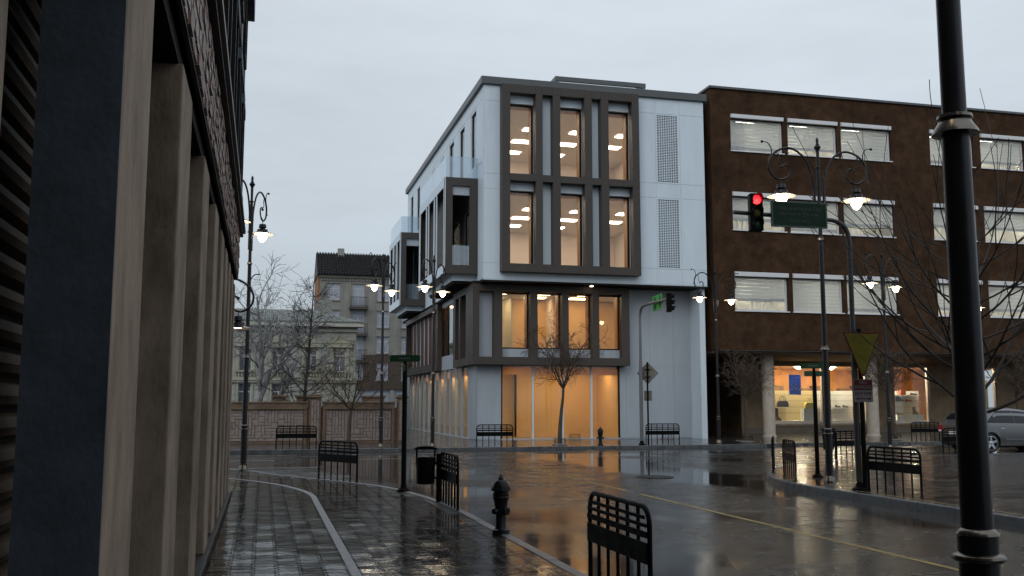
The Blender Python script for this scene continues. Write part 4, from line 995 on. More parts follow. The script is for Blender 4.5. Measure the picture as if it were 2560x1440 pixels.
def make_lamp():
    t = thing('street_lamp', '', 'street lamp')
    MB().lathe([(.075, .15), (.077, 1.03), (.079, 1.09), (.062, 1.11), (.056, 2.785), (.050, 2.845), (.046, 5.12), (.040, 5.2), (.036, 6.72)], 24).build('pole', POLE, t, smooth=True)
    for pr in ([(.125, 0), (.125, .025), (.115, .03), (.10, .08), (.082, .13), (.090, .145), (.090, .165), (.076, .17)], [(.076, .982), (.092, .985), (.102, .993), (.105, 1.002), (.102, 1.011), (.092, 1.018), (.077, 1.021)], [(.079, 1.088), (.083, 1.092), (.080, 1.103), (.070, 1.114), (.062, 1.118)], [(r_0, z_0 - .075) for r_0, z_0 in ((.056, 2.835), (.096, 2.84), (.090, 2.857), (.072, 2.885), (.064, 2.900), (.073, 2.908), (.070, 2.922), (.05, 2.93))], [(.046, 5.10), (.068, 5.12), (.06, 5.15), (.05, 5.17), (.056, 5.18), (.04, 5.19)]):
        MB().lathe(pr, 28, cap=False).build('collar', COLLAR, t, smooth=True)
    MB().lathe([(.036, 6.70), (.055, 6.71), (.055, 6.735), (.03, 6.75), (.034, 7.05), (.03, 7.08), (.075, 7.17), (.07, 7.19), (.04, 7.20), (.045, 7.22), (.028, 7.26), (.03, 7.29), (.034, 7.33), (.02, 7.37), (.001, 7.40)], 16).build('finial', POLE, t, smooth=True)
    MB().tube([(-.20, 0, 6.28), (.20, 0, 6.28)], .010, 6).tube([(-.16, 0, 5.72), (.16, 0, 5.72)], .010, 6).build('cross_bar', POLE, t)
    for s in (1, -1):
        m = MB(); n = len(ARM); m.tube(flip(ARM, s), [.024 if i < n * .75 else .019 for i in range(n)], 8)
        m.ball((.88 * s, 0, 6.69), .034, 8, 5); m.ball((.11 * s, 0, 5.50), .03, 8, 5)
        m.tube(flip(TIP, s), [.016 - .007 * i / len(TIP) for i in range(len(TIP))], 6); m.ball((1.33 * s, 0, 7.215), .032, 8, 5)
        m.tube(flip(CUR, s), .010, 5); m.ball((.93 * s, 0, 6.765), .018, 6, 4); m.tube(flip(CLIP, s), .011, 5); m.ball((.205 * s, 0, 5.905), .018, 6, 4); m.ball((1.25 * s, 0, 6.62), .02, 6, 4)
        m.build('arm', POLE, t, smooth=True)
        lamp_head(t, .91 * s)
    return t
lamp = make_lamp(); lk = tree_of(lamp)
G = 'double armed street lamps'
L_ = [((11.55, 18.39), 0, 'tall double armed street lamp behind the red traffic light'),
      ((-.42, 25.13), 72, 'double armed street lamp at the far end of the stone fin building'),
      ((4.37, 37.24), 62, 'double armed street lamp in front of the right end of the garden wall'),
      ((6.32, 37.1), 58, 'double armed street lamp before the mouth of the side street by the office glazing'),
      ((18.46, 37.54), 18, 'double armed street lamp in front of the seam between office and brown building'),
      ((22.4, 31.61), 25, 'double armed street lamp rising beside the yield sign before the shop windows'),
      ((31.2, 37.5), 35, 'double armed street lamp seen just right of the thick foreground post'),
      ((2.84, 3.46), 8, 'thick dark lamp post close by at the right edge of the near pavement')]
for i, ((x, y), rz, lab) in enumerate(L_):
    if i == 0: lamp.location = (x, y, .13); lamp.rotation_euler = (0, 0, R(rz)); lamp['label'] = lab; lamp['group'] = G
    else: dup(lamp, lk, (x, y, .13), R(rz), lab, G)
wl = thing('short_street_lamp', 'shorter single armed street lamp peeking out behind the far corner of the fin building', 'street lamp', (-1.45, 21.4, .13))
MB().lathe([(.12, 0), (.12, .03), (.085, .12), (.07, .16), (.066, 1.0), (.05, 1.1), (.042, 4.05), (.06, 4.1), (.02, 4.25), (.001, 4.3)], 16).build('pole', POLE, wl, smooth=True)
sub = MB(); DZ = -2.83; sub.tube([(p[0], 0, p[2] + DZ) for p in ARM], .024, 8); sub.tube([(p[0], 0, p[2] + DZ) for p in TIP], .013, 6); sub.ball((.88, 0, 6.69 + DZ), .034, 8, 5); sub.build('arm', POLE, wl, smooth=True)
MB().tube([(0, 0, 3.45), (.13, 0, 3.45)], .012, 6).tube([(0, 0, 2.9), (.13, 0, 2.9)], .012, 6).build('cross_bar', POLE, wl)
lamp_head(wl, .89, flat=True, z=DZ)

# ------------------------------------------------------------------ black street barriers
def make_barrier():
    t = thing('barrier', '', 'barrier'); Ln, H, r = 1.42, .82, .14; h = Ln / 2
    fr = [(-h, 0, 0), (-h, 0, H - r)] + [(-h + r - r * math.cos(R(a)), 0, H - r + r * math.sin(R(a))) for a in (15, 30, 45, 60, 75)] + [(-h + r, 0, H), (h - r, 0, H)] + [(h - r + r * math.sin(R(a)), 0, H - r + r * math.cos(R(a))) for a in (15, 30, 45, 60, 75)] + [(h, 0, H - r), (h, 0, 0)]
    MB().tube(fr, .021, 8).build('frame', BLK, t, smooth=True)
    for k in range(1, 6): x = -h + Ln * k / 6; MB().tube([(x, 0, 0), (x, 0, H - .01)], .016, 6).build('upright', BLK, t, smooth=True)
    for z0, z1, tr in ((.728, .755, .05), (.668, .696, .01), (.588, .636, 0), (.39, .552, 0)):
        MB().box(-h + tr, h - tr, -.030, -.016, z0, z1).build('slat', BLK, t)
    for x in (-h, h): MB().lathe([(.034, 0), (.034, .015)], 10, (x, 0, 0)).build('foot', BLK, t)
    return t
bar = make_barrier(); bk = tree_of(bar); GB = 'black tubular street barriers'
def rz_of(a, b): return math.atan2(b[1] - a[1], b[0] - a[0])
B_ = [((2.93, 8.62), (2.93, 7.18), 'black tubular barrier in the bottom foreground at the near kerb'),
      ((2.93, 16.34), (2.94, 14.9), 'black tubular barrier beside the litter bin at the near kerb'),
      ((1.22, 21.92), (1.95, 20.66), 'black tubular barrier on the rounded corner of the near pavement'),
      ((.5, 36.55), (1.94, 36.5), 'black tubular barrier in front of the garden wall'),
      ((8.0, 36.9), (9.42, 36.85), 'black tubular barrier in front of the grey corner wall of the office building'),
      ((14.98, 36.95), (16.38, 36.9), 'black tubular barrier beside the far traffic light pole'),
      ((12.45, 22.3), (11.72, 21.05), 'black tubular barrier seen edge on at the tip of the corner pavement'),
      ((11.52, 20.2), (11.03, 18.85), 'steeply turned black tubular barrier left of the small green street sign pole'),
      ((16.1, 25.62), (17.5, 26.0), 'black tubular barrier behind the yield sign pole with a bin on its left'),
      ((11.16, 16.43), (11.24, 15.05), 'black tubular barrier right of the no parking sign on the corner pavement'),
      ((27.6, 37.4), (29.0, 37.4), 'black tubular barrier under the right end of the shop windows'),
      ((21.64, 27.75), (23.06, 27.85), 'black tubular barrier in front of the rear of the silver car')]
for i, (a, b, lab) in enumerate(B_):
    c = ((a[0] + b[0]) / 2, (a[1] + b[1]) / 2, .13); r = rz_of(a, b)
    if i == 0: bar.location = c; bar.rotation_euler = (0, 0, r); bar['label'] = lab; bar['group'] = GB
    else: dup(bar, bk, c, r, lab, GB)

# ------------------------------------------------------------------ litter bins
def make_bin(loc, rz, lab):
    t = thing('litter_bin', lab, 'bin', loc, rz, 'black hooded litter bins')
    MB().box(-.035, .035, -.03, .03, 0, .80).build('post', BLK, t, bevel=.008)
    b = MB(); b.lathe([(.135, .30), (.15, .31), (.155, .60), (.158, .715), (.165, .72), (.165, .735), (.148, .735), (.14, .45), (.14, .33)], 20, (-.21, 0, 0)); b.build('bucket', BLK, t, smooth=True)
    MB().box(-.06, -.03, -.02, .02, .38, .42).box(-.06, -.03, -.02, .02, .62, .66).build('bracket', BLK, t)
    hd = MB(); hd.box(-.375, -.345, -.02, .02, .60, .88); hd.box(-.075, -.045, -.02, .02, .60, .88)
    arc = [(-.21 + .20 * math.cos(R(a)), .87 + .055 * math.sin(R(a))) for a in range(0, 181, 15)]
    hd.prism(arc, 'y', -.14, .14); hd.build('hood', BLK, t)
make_bin((2.87, 16.25, .13), R(-10), 'black hooded litter bin on a post beside the near barrier')
make_bin((16.25, 25.5, .13), R(-15), 'black hooded litter bin at the corner pavement behind the big street lamp')

# ------------------------------------------------------------------ hydrants
HYD = mat('hydrant_paint', (.008, .0085, .010), .34, spec=.22, var=.3, scale=15, bump=.0012, bscale=60, rvar=.1)
def make_hydrant(loc, rz, lab, arms):
    t = thing('fire_hydrant', lab, 'hydrant', loc, rz, 'black fire hydrants')
    MB().lathe([(.108, 0), (.112, .012), (.108, .028), (.090, .032), (.108, .036), (.108, .052), (.080, .064), (.066, .09), (.064, .22), (.070, .30), (.084, .37), (.094, .425), (.106, .44), (.108, .455), (.100, .465), (.104, .475), (.104, .50), (.092, .515), (.092, .53), (.124, .535), (.126, .548), (.120, .562), (.102, .566)], 28).build('barrel', HYD, t, smooth=True)
    MB().lathe([(.102, .566), (.098, .60), (.082, .64), (.055, .668), (.036, .672), (.036, .69), (.026, .705), (.013, .712), (.013, .735), (.001, .737)], 24, cap=False).build('bonnet', HYD, t, smooth=True)
    for k in range(8): a = k * math.pi / 4 + .2; MB().lathe([(.011, .562), (.011, .576)], 6, (.111 * math.cos(a), .111 * math.sin(a), 0)).build('bolt', HYD, t)
    for a, r, l in ((R(-60), .052, .125), (R(35), .038, .14), (R(215), .038, .14)):
        M = Matrix.Rotation(a, 4, 'Z') @ Matrix.Translation((0, 0, .285)) @ Matrix.Rotation(R(90), 4, 'Y')
        MB().lathe([(r * .8, .04), (r * .8, l - .035), (r, l - .035), (r, l - .008), (r * .85, l), (.012, l), (.012, l + .018)], 16, M=M).build('nozzle_cap', HYD, t, smooth=True)
    if arms:
        for s in (-1, 1):
            MB().tube(smooth_path([(.12 * s, -.03, .27), (.135 * s, -.03, .16), (.12 * s, -.03, .09), (.07 * s, -.05, .10)], 4), .006, 5).build('chain', HYD, t)
make_hydrant((2.95, 12.15, .13), R(0), 'black fire hydrant at the near kerb in the foreground', False)
make_hydrant((13.01, 36.89, .13), R(-35), 'black fire hydrant on the far pavement before the office shopfront', True)

# ------------------------------------------------------------------ signs and traffic lights
SGN = mat('sign_green', (.006, .045, .014), .42, var=.4, scale=8)
SGNB = mat('sign_green_back', (.06, .36, .09), .5, var=.15, scale=5)
SDK = mat('sign_dark_green', (.006, .022, .012), .5, spec=.15, var=.3, scale=6)
RED = mat('sign_red', (.05, .003, .004), .5, spec=.2, var=.25, scale=8)
SWH = mat('sign_white', (.085, .08, .078), .45, var=.2, scale=10)
SYE = mat('sign_yellow', (.085, .075, .004), .55, spec=.15, var=.45, scale=4)
TXT = mat('sign_letter', (.11, .12, .12), .5, var=.3)
FR = (R(90), 0, 0)
def name_sign(loc, rz, lab, lower):
    t = thing('street_name_sign', lab, 'street sign', loc, rz, 'green street name signs')
    MB().lathe([(.125, 0), (.125, .03), (.10, .04), (.09, .06), (.06, .07), (.052, .14)], 8).build('base', BLK, t)
    MB().lathe([(.048, .1), (.046, 2.22), (.03, 2.3)], 16).build('pole', BLK, t, smooth=True)
    def blade(z, L, h, r, lab2):
        o = MB().prism([(-L, -h / 2), (-L + .03, -h / 2), (L - .03, -h / 2), (L, -h / 2 + .02), (L, h / 2 - .02), (L - .03, h / 2), (-L + .03, h / 2), (-L, h / 2 - .02)], 'y', -.01, .01).build('name_plate', SGN, t)
        o.location = (0, 0, z); o.rotation_euler = (0, 0, R(r)); return o
    b1 = blade(2.48, .29, .125, -8, ''); MB().box(-.12, .10, -.0125, -.0101, -.012, .012).build('faded_print', TXT, b1)
    if lower: b2 = blade(2.30, .24, .12, 22, '')
    else: b2 = blade(2.30, .22, .12, 82, '')
    MB().lathe([(.03, 2.22), (.045, 2.24), (.03, 2.40), (.045, 2.42)], 8).build('clamp', BLK, t)
name_sign((2.6, 18.44, .13), R(-10), 'green street name sign on a black pole at the near corner', False)
name_sign((12.04, 19.65, .13), R(-25), 'pair of green street name plates on a black pole beside the big street lamp', True)

def signal(parent, loc, rz, lit):
    h = MB().box(-.125, .125, -.09, .09, -.36, .36).build('signal_housing', BLK, parent, bevel=.02); h.location = loc; h.rotation_euler = (0, 0, rz)
    cols_ = [emit('red_lamp', (1, .01, .015), 3.2) if lit else mat('red_off', (.12, .01, .01), .2), mat('amber_off', (.10, .095, .008), .3), mat('green_off', (.006, .05, .016), .3)]
    for i, z in enumerate((.23, 0, -.23)):
        M = Matrix.Translation((0, -.09, z)) @ Matrix.Rotation(R(90), 4, 'X')
        MB().lathe([(.088, 0), (.075, .012), (.045, .024), (.001, .028)], 20, M=M, cap=False).build('lens', cols_[i], h, smooth=True)
        v = MB(); n = 14; vs = []; 
        for ln in (0, .17):
            for rr in (.10, .093):
                for k in range(n + 1):
                    a = R(-35) + R(250) * k / n; vs.append((rr * math.cos(a), -.088 - (ln if ln == 0 else ln - .07 * (1 - math.sin(max(0, a)) if 0 < a < math.pi else 1)), z + rr * math.sin(a)))
        q = n + 1; fs = []
        for k in range(n): fs += [(k, k + 1, 2 * q + k + 1, 2 * q + k), (q + k, 3 * q + k, 3 * q + k + 1, q + k + 1), (2 * q + k, 2 * q + k + 1, 3 * q + k + 1, 3 * q + k)]
        v.add(vs, fs).build('visor', BLK, h)
    return h
tl = thing('traffic_light', 'traffic light with red lamp lit on a long curved mast arm', 'traffic light', (10.97, 16.48, .13))
pl = smooth_path([(0, 0, .1), (0, 0, 2.0), (0, 0, 4.2), (0, 0, 4.75), (-.08, 0, 5.02), (-.30, 0, 5.15), (-.6, 0, 5.17), (-1.6, 0, 5.20), (-2.45, 0, 5.22)], 5)
MB().tube(pl, [.056 if p.z < 2.6 and p.x > -.01 else (.047 if p.x > -.3 else .040) for p in pl], 14).build('mast', mat('mast_dark', (.045, .046, .048), .4, metal=.6, var=.2), tl, smooth=True)
MB().lathe([(.13, 0), (.13, .04), (.070, .07), (.060, .16)], 14).build('mast_base', BLK, tl)
signal(tl, (-2.03, -.07, 5.22), R(-12), True)
sg = MB().box(-.58, .58, -.02, .02, -.25, .25).build('welcome_board', SDK, tl, bevel=.006); sg.location = (-1.14, -.11, 5.21); sg.rotation_euler = (0, 0, R(-2))
fr_ = MB(); fr_.box(-.58, .58, -.028, -.021, .22, .25); fr_.box(-.58, .58, -.028, -.021, -.25, -.22); fr_.box(-.58, -.55, -.028, -.021, -.22, .22); fr_.box(.55, .58, -.028, -.021, -.22, .22); fr_.build('board_frame', mat('board_frame', (.02, .05, .035), .4), sg)
for s_, z, sz in (('Welcome to the City', .115, .105), ('No litter in this area', .01, .10), ('Drive safe!', -.12, .10)): text('lettering', s_, mat('board_letter', (.022, .036, .033), .6), sg, sz, (0, -.0225, z), FR)
for x in (-1.5, -.75): 
    MB().box(x - .03, x + .03, -.09, .05, 5.12, 5.28).build('board_clamp', BLK, tl)
t2 = thing('traffic_light', 'traffic light seen from behind with bright green board over the cross street', 'traffic light', (14.74, 36.83, .13))
pl = smooth_path([(0, 0, .1), (0, 0, 2.5), (0, 0, 4.6), (0, 0, 5.15), (0, -.15, 5.45), (0, -.5, 5.55), (0, -1.2, 5.56), (0, -2.0, 5.56), (0, -2.95, 5.56)], 5)
MB().tube(pl, [.075 if p.z < 3.35 else .055 for p in pl], 12).build('mast', mat('mast_grey', (.16, .165, .17), .45, metal=.3, var=.15), t2, smooth=True)
MB().lathe([(.13, 0), (.13, .04), (.085, .07), (.078, .16)], 14).build('mast_base', BLK, t2)
signal(t2, (0, -2.95, 5.42), R(78), False)
sb = MB().box(-.012, .012, -.60, .60, -.30, .30).build('green_board', SGNB, t2); sb.location = (.12, -1.55, 5.56); sb.rotation_euler = (0, 0, R(-6))
for y in (-.4, .25): MB().box(-.035, -.013, y - .025, y + .025, -.24, .24).build('board_bracket', BLK, sb)

yp = thing('yield_sign', 'yellow triangular yield sign with red border above a no parking plate', 'road sign', (11.06, 16.42, .13))
MB().lathe([(.045, 0), (.045, 3.05)], 12).build('pole', BLK, yp, smooth=True)
def tri(s, y0, y1): return MB().prism([(-.40 * s, .30 * s), (.40 * s, .30 * s), (.03 * s, -.53 * s), (-.03 * s, -.53 * s)], 'y', y0, y1)
yo = tri(1.0, -.075, -.06).build('yield_plate', RED, yp); yo.location = (0, 0, 2.68)
yi = tri(.915, -.080, -.0755).build('yield_face', SYE, yo)
npk = MB().box(-.20, .20, -.064, -.052, -.215, .215).build('parking_plate', SWH, yp); npk.location = (0, 0, 1.87); npk.rotation_euler = (0, 0, R(-2))
MB().box(-.192, .192, -.067, -.0645, .01, .207).build('red_field', RED, npk)
text('lettering', 'NO', SWH, npk, .10, (0, -.069, .155), FR); text('lettering', 'PARKING', SWH, npk, .092, (0, -.069, .065), FR, sx=.92)
text('lettering', 'ANYTIME', RED, npk, .092, (0, -.0665, -.055), FR, sx=.94)
ar = MB(); ar.box(-.11, .11, -.0665, -.0645, -.160, -.142); ar.prism([(-.11, -.12), (-.11, -.182), (-.165, -.151)], 'y', -.0665, -.0645); ar.prism([(.11, -.12), (.11, -.182), (.165, -.151)], 'y', -.0665, -.0645); ar.build('arrow', RED, npk)
dsn = thing('diamond_sign', 'back of a diamond road sign with a small plate beside the far traffic light', 'road sign', (15.0, 36.77, .13))
MB().lathe([(.035, 0), (.035, 3.3)], 10).build('pole', BLK, dsn, smooth=True)
SBK = mat('sign_back_metal', (.17, .165, .14), .45, metal=.3, var=.25, scale=6)
d_ = MB().prism([(0, -.45), (.45, 0), (0, .45), (-.45, 0)], 'y', .040, .05).build('diamond_plate', SBK, dsn); d_.location = (0, 0, 2.85); d_.rotation_euler = (0, 0, R(-38))
for z in (-.15, .15): MB().box(-.12, .12, .01, .039, z - .02, z + .02).build('cross_strap', BLK, d_)
p_ = MB().box(-.16, .16, .04, .05, -.2, .2).build('small_plate', SBK, dsn); p_.location = (0, 0, 1.95); p_.rotation_euler = (0, 0, R(-38))

# ------------------------------------------------------------------ trees
BARKD = mat('bark_dark', (.020, .016, .012), .75, var=.4, scale=14, bump=.006, bscale=40)
BARKB = mat('bark_brown', (.065, .045, .030), .75, var=.5, scale=9, bump=.008, bscale=30)
BARKG = mat('bark_pale_grey', (.24, .245, .25), .65, var=.4, scale=4, bump=.01, bscale=14)
def grow(main, fine, p, d, L, r0, lvl, P, rng):
    seg = max(4, int(L / P['seg'][min(lvl, len(P['seg']) - 1)])); pts = [p.copy()]; dirs = [d.copy()]; q = p.copy(); dd = d.copy()
    for i in range(seg):
        dd = (dd + Vector((rng.gauss(0, 1), rng.gauss(0, 1), rng.gauss(0, 1))) * P['wander'][min(lvl, len(P['wander']) - 1)] + Vector((0, 0, P['up'][min(lvl, len(P['up']) - 1)]))).normalized()
        q = q + dd * (L / seg); pts.append(q.copy()); dirs.append(dd.copy())
    r1 = r0 * P.get('taper', .35) if lvl < P['levels'] else r0 * .4
    rad = [max(P.get('rmin', .0035), r0 + (r1 - r0) * i / seg) for i in range(seg + 1)]
    (main if lvl <= P.get('trunk_lvl', 1) else fine).tube(pts, rad, 8 if lvl == 0 else (6 if lvl == 1 else (4 if lvl == 2 else 3)), cap=lvl < 2)
    if lvl >= P['levels']: return
    nb = P['n'][min(lvl, len(P['n']) - 1)]; a0 = rng.uniform(0, 6.28)
    s0 = P['start'][min(lvl, len(P['start']) - 1)]
    for k in range(nb):
        t = s0 + (1 - s0) * (k + rng.uniform(.1, .9)) / nb if nb > 1 else 1
        if lvl == 0 and P.get('fork'): t = rng.uniform(.92, 1.0)
        i = min(seg, int(t * seg)); b = pts[i]; dl = dirs[i]
        a = a0 + k * 2.4 + rng.uniform(-.4, .4)
        u = dl.orthogonal().normalized(); w = dl.cross(u); ang = R(rng.uniform(*P['ang'][min(lvl, len(P['ang']) - 1)]))
        nd = (dl * math.cos(ang) + (u * math.cos(a) + w * math.sin(a)) * math.sin(ang)).normalized()
        ln = P['len'][min(lvl, len(P['len']) - 1)] * rng.uniform(.7, 1.15)
        if P.get('cone') and lvl == 0: ln *= (1.15 - t) * 1.3
        grow(main, fine, b, nd, ln, max(P.get('rmin', .0035) * 1.2, rad[i] * P['rr'][min(lvl, len(P['rr']) - 1)]), lvl + 1, P, rng)
def make_tree(lab, loc, P, seed, bark, H, r, lean=(0, 0), grate=False):
    t = thing('bare_tree', lab, 'tree', loc, 0, 'bare winter trees'); rng = random.Random(seed); a, b = MB(), MB()
    grow(a, b, Vector((0, 0, -.05)), Vector((lean[0], lean[1], 1)).normalized(), H, r, 0, P, rng)
    a.build('trunk', bark, t, smooth=True); b.build('crown', bark, t, smooth=True)
    return t
STREET = dict(levels=4, seg=[.3, .22, .16, .10, .07], wander=[.03, .09, .13, .15, .16], up=[0, .05, .03, .02, .0], n=[7, 6, 5, 3], start=[.75, .18, .15, .15], ang=[(15, 52), (28, 55), (30, 58), (28, 60)], len=[2.35, 1.0, .55, .28], rr=[.6, .62, .64, .68], taper=.42, fork=True, rmin=.0066, trunk_lvl=1)
make_tree('slim bare street tree in front of the office shopfront', (11.57, 37.65, .13), STREET, 3, BARKB, 2.6, .10)
make_tree('slim bare street tree before the dark passage left of the shop windows', (20.21, 38.42, .13), dict(STREET, len=[1.9, .9, .5, .26]), 8, BARKB, 2.2, .095)
make_tree('slim bare street tree in front of the right shop window', (27.86, 38.9, .13), STREET, 12, BARKB, 2.4, .10)
make_tree('slim bare street tree at the right edge behind the silver car', (34.6, 38.9, .13), STREET, 17, BARKB, 2.3, .10)
make_tree('slim bare brown tree standing in front of the garden wall', (3.32, 39.35, .13), dict(STREET, n=[7, 5, 4, 3], len=[2.4, 1.15, .6, .3], ang=[(18, 48), (25, 50), (25, 55), (25, 60)]), 23, BARKB, 1.75, .095)
make_tree('dark conical bare tree behind the garden wall in front of the villa', (1.75, 44.6, .13), dict(levels=3, seg=[.35, .3, .2, .15], wander=[.015, .045, .09, .1], up=[0, .035, .02, 0], n=[30, 7, 3], start=[.12, .15, .15], ang=[(55, 78), (28, 48), (30, 55)], len=[2.5, .75, .35], rr=[.36, .5, .6], taper=.15, cone=True, rmin=.0065, trunk_lvl=0), 31, BARKD, 7.2, .10)
make_tree('pale grey spreading bare tree beside the villa behind the garden wall', (-.75, 46.5, .13), dict(levels=4, seg=[.5, .4, .35, .25, .15], wander=[.10, .15, .18, .18, .2], up=[.02, .04, .03, .02, .0], n=[5, 5, 6, 7], start=[.45, .3, .25, .2], ang=[(25, 50), (28, 60), (30, 65), (30, 60)], len=[4.2, 2.2, 1.2, .6], rr=[.62, .6, .55, .5], taper=.5, rmin=.009, trunk_lvl=2), 42, BARKG, 3.4, .26, lean=(.22, 0))
make_tree('dark bare tree half hidden behind the thick foreground lamp post', (11.3, 13.65, .13), dict(levels=2, seg=[.3, .18, .12], wander=[.02, .035, .04], up=[0, .065, .05], n=[28, 4], start=[.34, .2], ang=[(45, 80), (16, 36)], len=[3.3, 1.6], rr=[.46, .78], taper=.25, cone=False, rmin=.0055, trunk_lvl=0), 57, BARKD, 4.5, .09)
# tree rings
RING = mat('tree_ring_concrete', (.20, .20, .195), .5, var=.2, scale=8)
def ring(x, y, lab):
    t = thing('tree_guard', lab, 'tree guard', (x, y, .13), 0, 'low tree guards on round stones')
    MB().lathe([(.30, 0), (.31, .03), (.28, .05), (.18, .05), (.16, .03)], 24, cap=False).build('stone_ring', RING, t, smooth=True)
    m = MB()
    for k in range(14): a = k * math.pi / 7; m.tube([(.24 * math.cos(a), .24 * math.sin(a), .04), (.24 * math.cos(a), .24 * math.sin(a), .24)], .006, 5)
    m.tube([(.24 * math.cos(k * math.pi / 12), .24 * math.sin(k * math.pi / 12), .24) for k in range(25)], .006, 5); m.build('rod_fence', BLK, t)
for x, y, lab in ((11.57, 37.65, 'low iron tree guard round the tree before the office shopfront'), (20.21, 38.42, 'low iron tree guard round the tree before the dark passage'), (27.86, 38.9, 'low iron tree guard round the tree before the right shop window'), (13.9, 42.9, 'empty low iron tree guard close to the office shopfront glass'), (18.3, 42.6, 'empty low iron tree guard at the grey wall behind the far barrier')): ring(x, y, lab)

# ------------------------------------------------------------------ silver car
PAINT = mat('silver_paint', (.13, .133, .142), .28, metal=.7, var=.02, coat=1.0)
TYRE = mat('tyre_rubber', (.015, .015, .016), .7, var=.2)
RIM = mat('alloy_rim', (.62, .63, .66), .22, metal=1.0, var=.05)
CGL = mat('car_glass', (.008, .010, .014), .05, var=.0, spec=.4)
TRIM = mat('car_trim', (.02, .02, .02), .45, var=.0)
car = thing('silver_car', 'silver hatchback parked in the cross street at the right edge', 'car', (25.6, 31.1, 0)); car.scale = (1.07, 1.05, 1.07)
# stations along length (x from the rear axle): x, z_low, z_belt, z_roof, w_low, w_belt, w_roof
ST = [(-.80, .42, .86, .90, .62, .66, .60), (-.78, .30, .88, .95, .72, .75, .62), (-.70, .24, .93, 1.06, .80, .82, .64), (-.52, .20, .95, 1.24, .85, .855, .65), (-.25, .18, .96, 1.40, .865, .87, .63), (.10, .17, .96, 1.475, .87, .875, .62), (.6, .17, .95, 1.51, .87, .875, .62), (1.2, .17, .935, 1.50, .87, .875, .61), (1.75, .17, .92, 1.42, .87, .87, .60), (2.2, .17, .91, 1.20, .87, .865, .62), (2.55, .18, .90, .98, .87, .85, .66), (3.0, .18, .84, .90, .86, .83, .62), (3.3, .20, .76, .82, .82, .78, .55), (3.48, .26, .66, .72, .70, .66, .45), (3.54, .36, .58, .62, .52, .50, .35)]
def stn(x):
    for i in range(len(ST) - 1):
        if ST[i][0] <= x <= ST[i + 1][0]:
            t = (x - ST[i][0]) / (ST[i + 1][0] - ST[i][0])
            a, b, c, d = ST[max(i - 1, 0)], ST[i], ST[i + 1], ST[min(i + 2, len(ST) - 1)]
            out = [x]
            for k in range(1, 7):
                m1 = (c[k] - a[k]) / max(1e-6, c[0] - a[0]) * (c[0] - b[0]); m2 = (d[k] - b[k]) / max(1e-6, d[0] - b[0]) * (c[0] - b[0])
                out.append((2 * t ** 3 - 3 * t * t + 1) * b[k] + (t ** 3 - 2 * t * t + t) * m1 + (-2 * t ** 3 + 3 * t * t) * c[k] + (t ** 3 - t * t) * m2)
            return out
    return list(ST[-1])
def sec(s):   # half section, bottom to top centre
    x, zl, zb, zr, wl_, wb, wr = s
    zm = zl + (zb - zl) * .45
    return [(0, zl), (wl_ * .86, zl), (wl_ * .97, zl + .06), (wl_ * 1.0 + .012, zm), (wb * 1.0, zb - .07), (wb * .985, zb), (wb + (wr - wb) * .45, zb + (zr - zb) * .55), (wr, zr - .055 * min(1, (zr - zb) * 3)), (wr * .86, zr - .02 * min(1, (zr - zb) * 3)), (wr * .45, zr), (0, zr + .004)]
xs = [-.80 + 4.34 * i / 60 for i in range(61)]
body = MB(); ring_n = 0
rows_ = []
for x in xs:
    h = sec(stn(x)); full = [(x, -y, z) for y, z in h] + [(x, y, z) for y, z in h[-2:0:-1]]; rows_.append(full)
n = len(rows_[0]); vs = [p for r in rows_ for p in r]
fs = [(i * n + k, i * n + (k + 1) % n, (i + 1) * n + (k + 1) % n, (i + 1) * n + k) for i in range(len(rows_) - 1) for k in range(n)] + [tuple(range(n)), tuple(range((len(rows_) - 1) * n, len(rows_) * n))]
body.add(vs, fs); bo = body.build('body', PAINT, car, smooth=True, angle=50)
def cut(cx, y0, y1, r):
    c = MB().lathe([(r, 0), (r, 1)], 32, M=Matrix.Translation((cx, y0, .325)) @ Matrix.Rotation(R(-90), 4, 'X') @ Matrix.Scale(y1 - y0, 4, (0, 0, 1)))
    return c
cutter = MB()
for cx in (0, 2.62):
    for y0, y1 in ((-1.2, -.60), (.60, 1.2)): c = cut(cx, y0, y1, .365); cutter.add(c.v, c.f)
co = cutter.build('arch_cutter', TRIM, None)
bm_ = bo.modifiers.new('arches', 'BOOLEAN'); bm_.object = co; bm_.operation = 'DIFFERENCE'; bm_.solver = 'EXACT'
co.parent = car
bpy.context.view_layer.update()
dg = bpy.context.evaluated_depsgraph_get(); nm = bpy.data.meshes.new_from_object(bo.evaluated_get(dg)); bo.modifiers.clear(); bo.data = nm; bpy.data.objects.remove(co)
def side_glass(x0, x1, t0, t1, name, s):
    g_ = MB(); N = 14; a = []
    for i in range(N + 1):
        x = x0 + (x1 - x0) * i / N; q = stn(x); h = sec(q); lo, mid, hi = h[5], h[6], h[7]
        def pt(t): return (lo[0] + (mid[0] - lo[0]) * t / .55, lo[1] + (mid[1] - lo[1]) * t / .55) if t < .55 else (mid[0] + (hi[0] - mid[0]) * (t - .55) / .45, mid[1] + (hi[1] - mid[1]) * (t - .55) / .45)
        tt = t1(x) if callable(t1) else t1
        for t in (t0, t0 + (tt - t0) * .5, tt): y, z = pt(t); a.append((x, s * (y + .006), z))
    g_.add(a, [(3 * i + k, 3 * i + k + 1, 3 * i + 3 + k + 1, 3 * i + 3 + k) for i in range(N) for k in (0, 1)]); return g_.build(name, CGL, car, smooth=True)
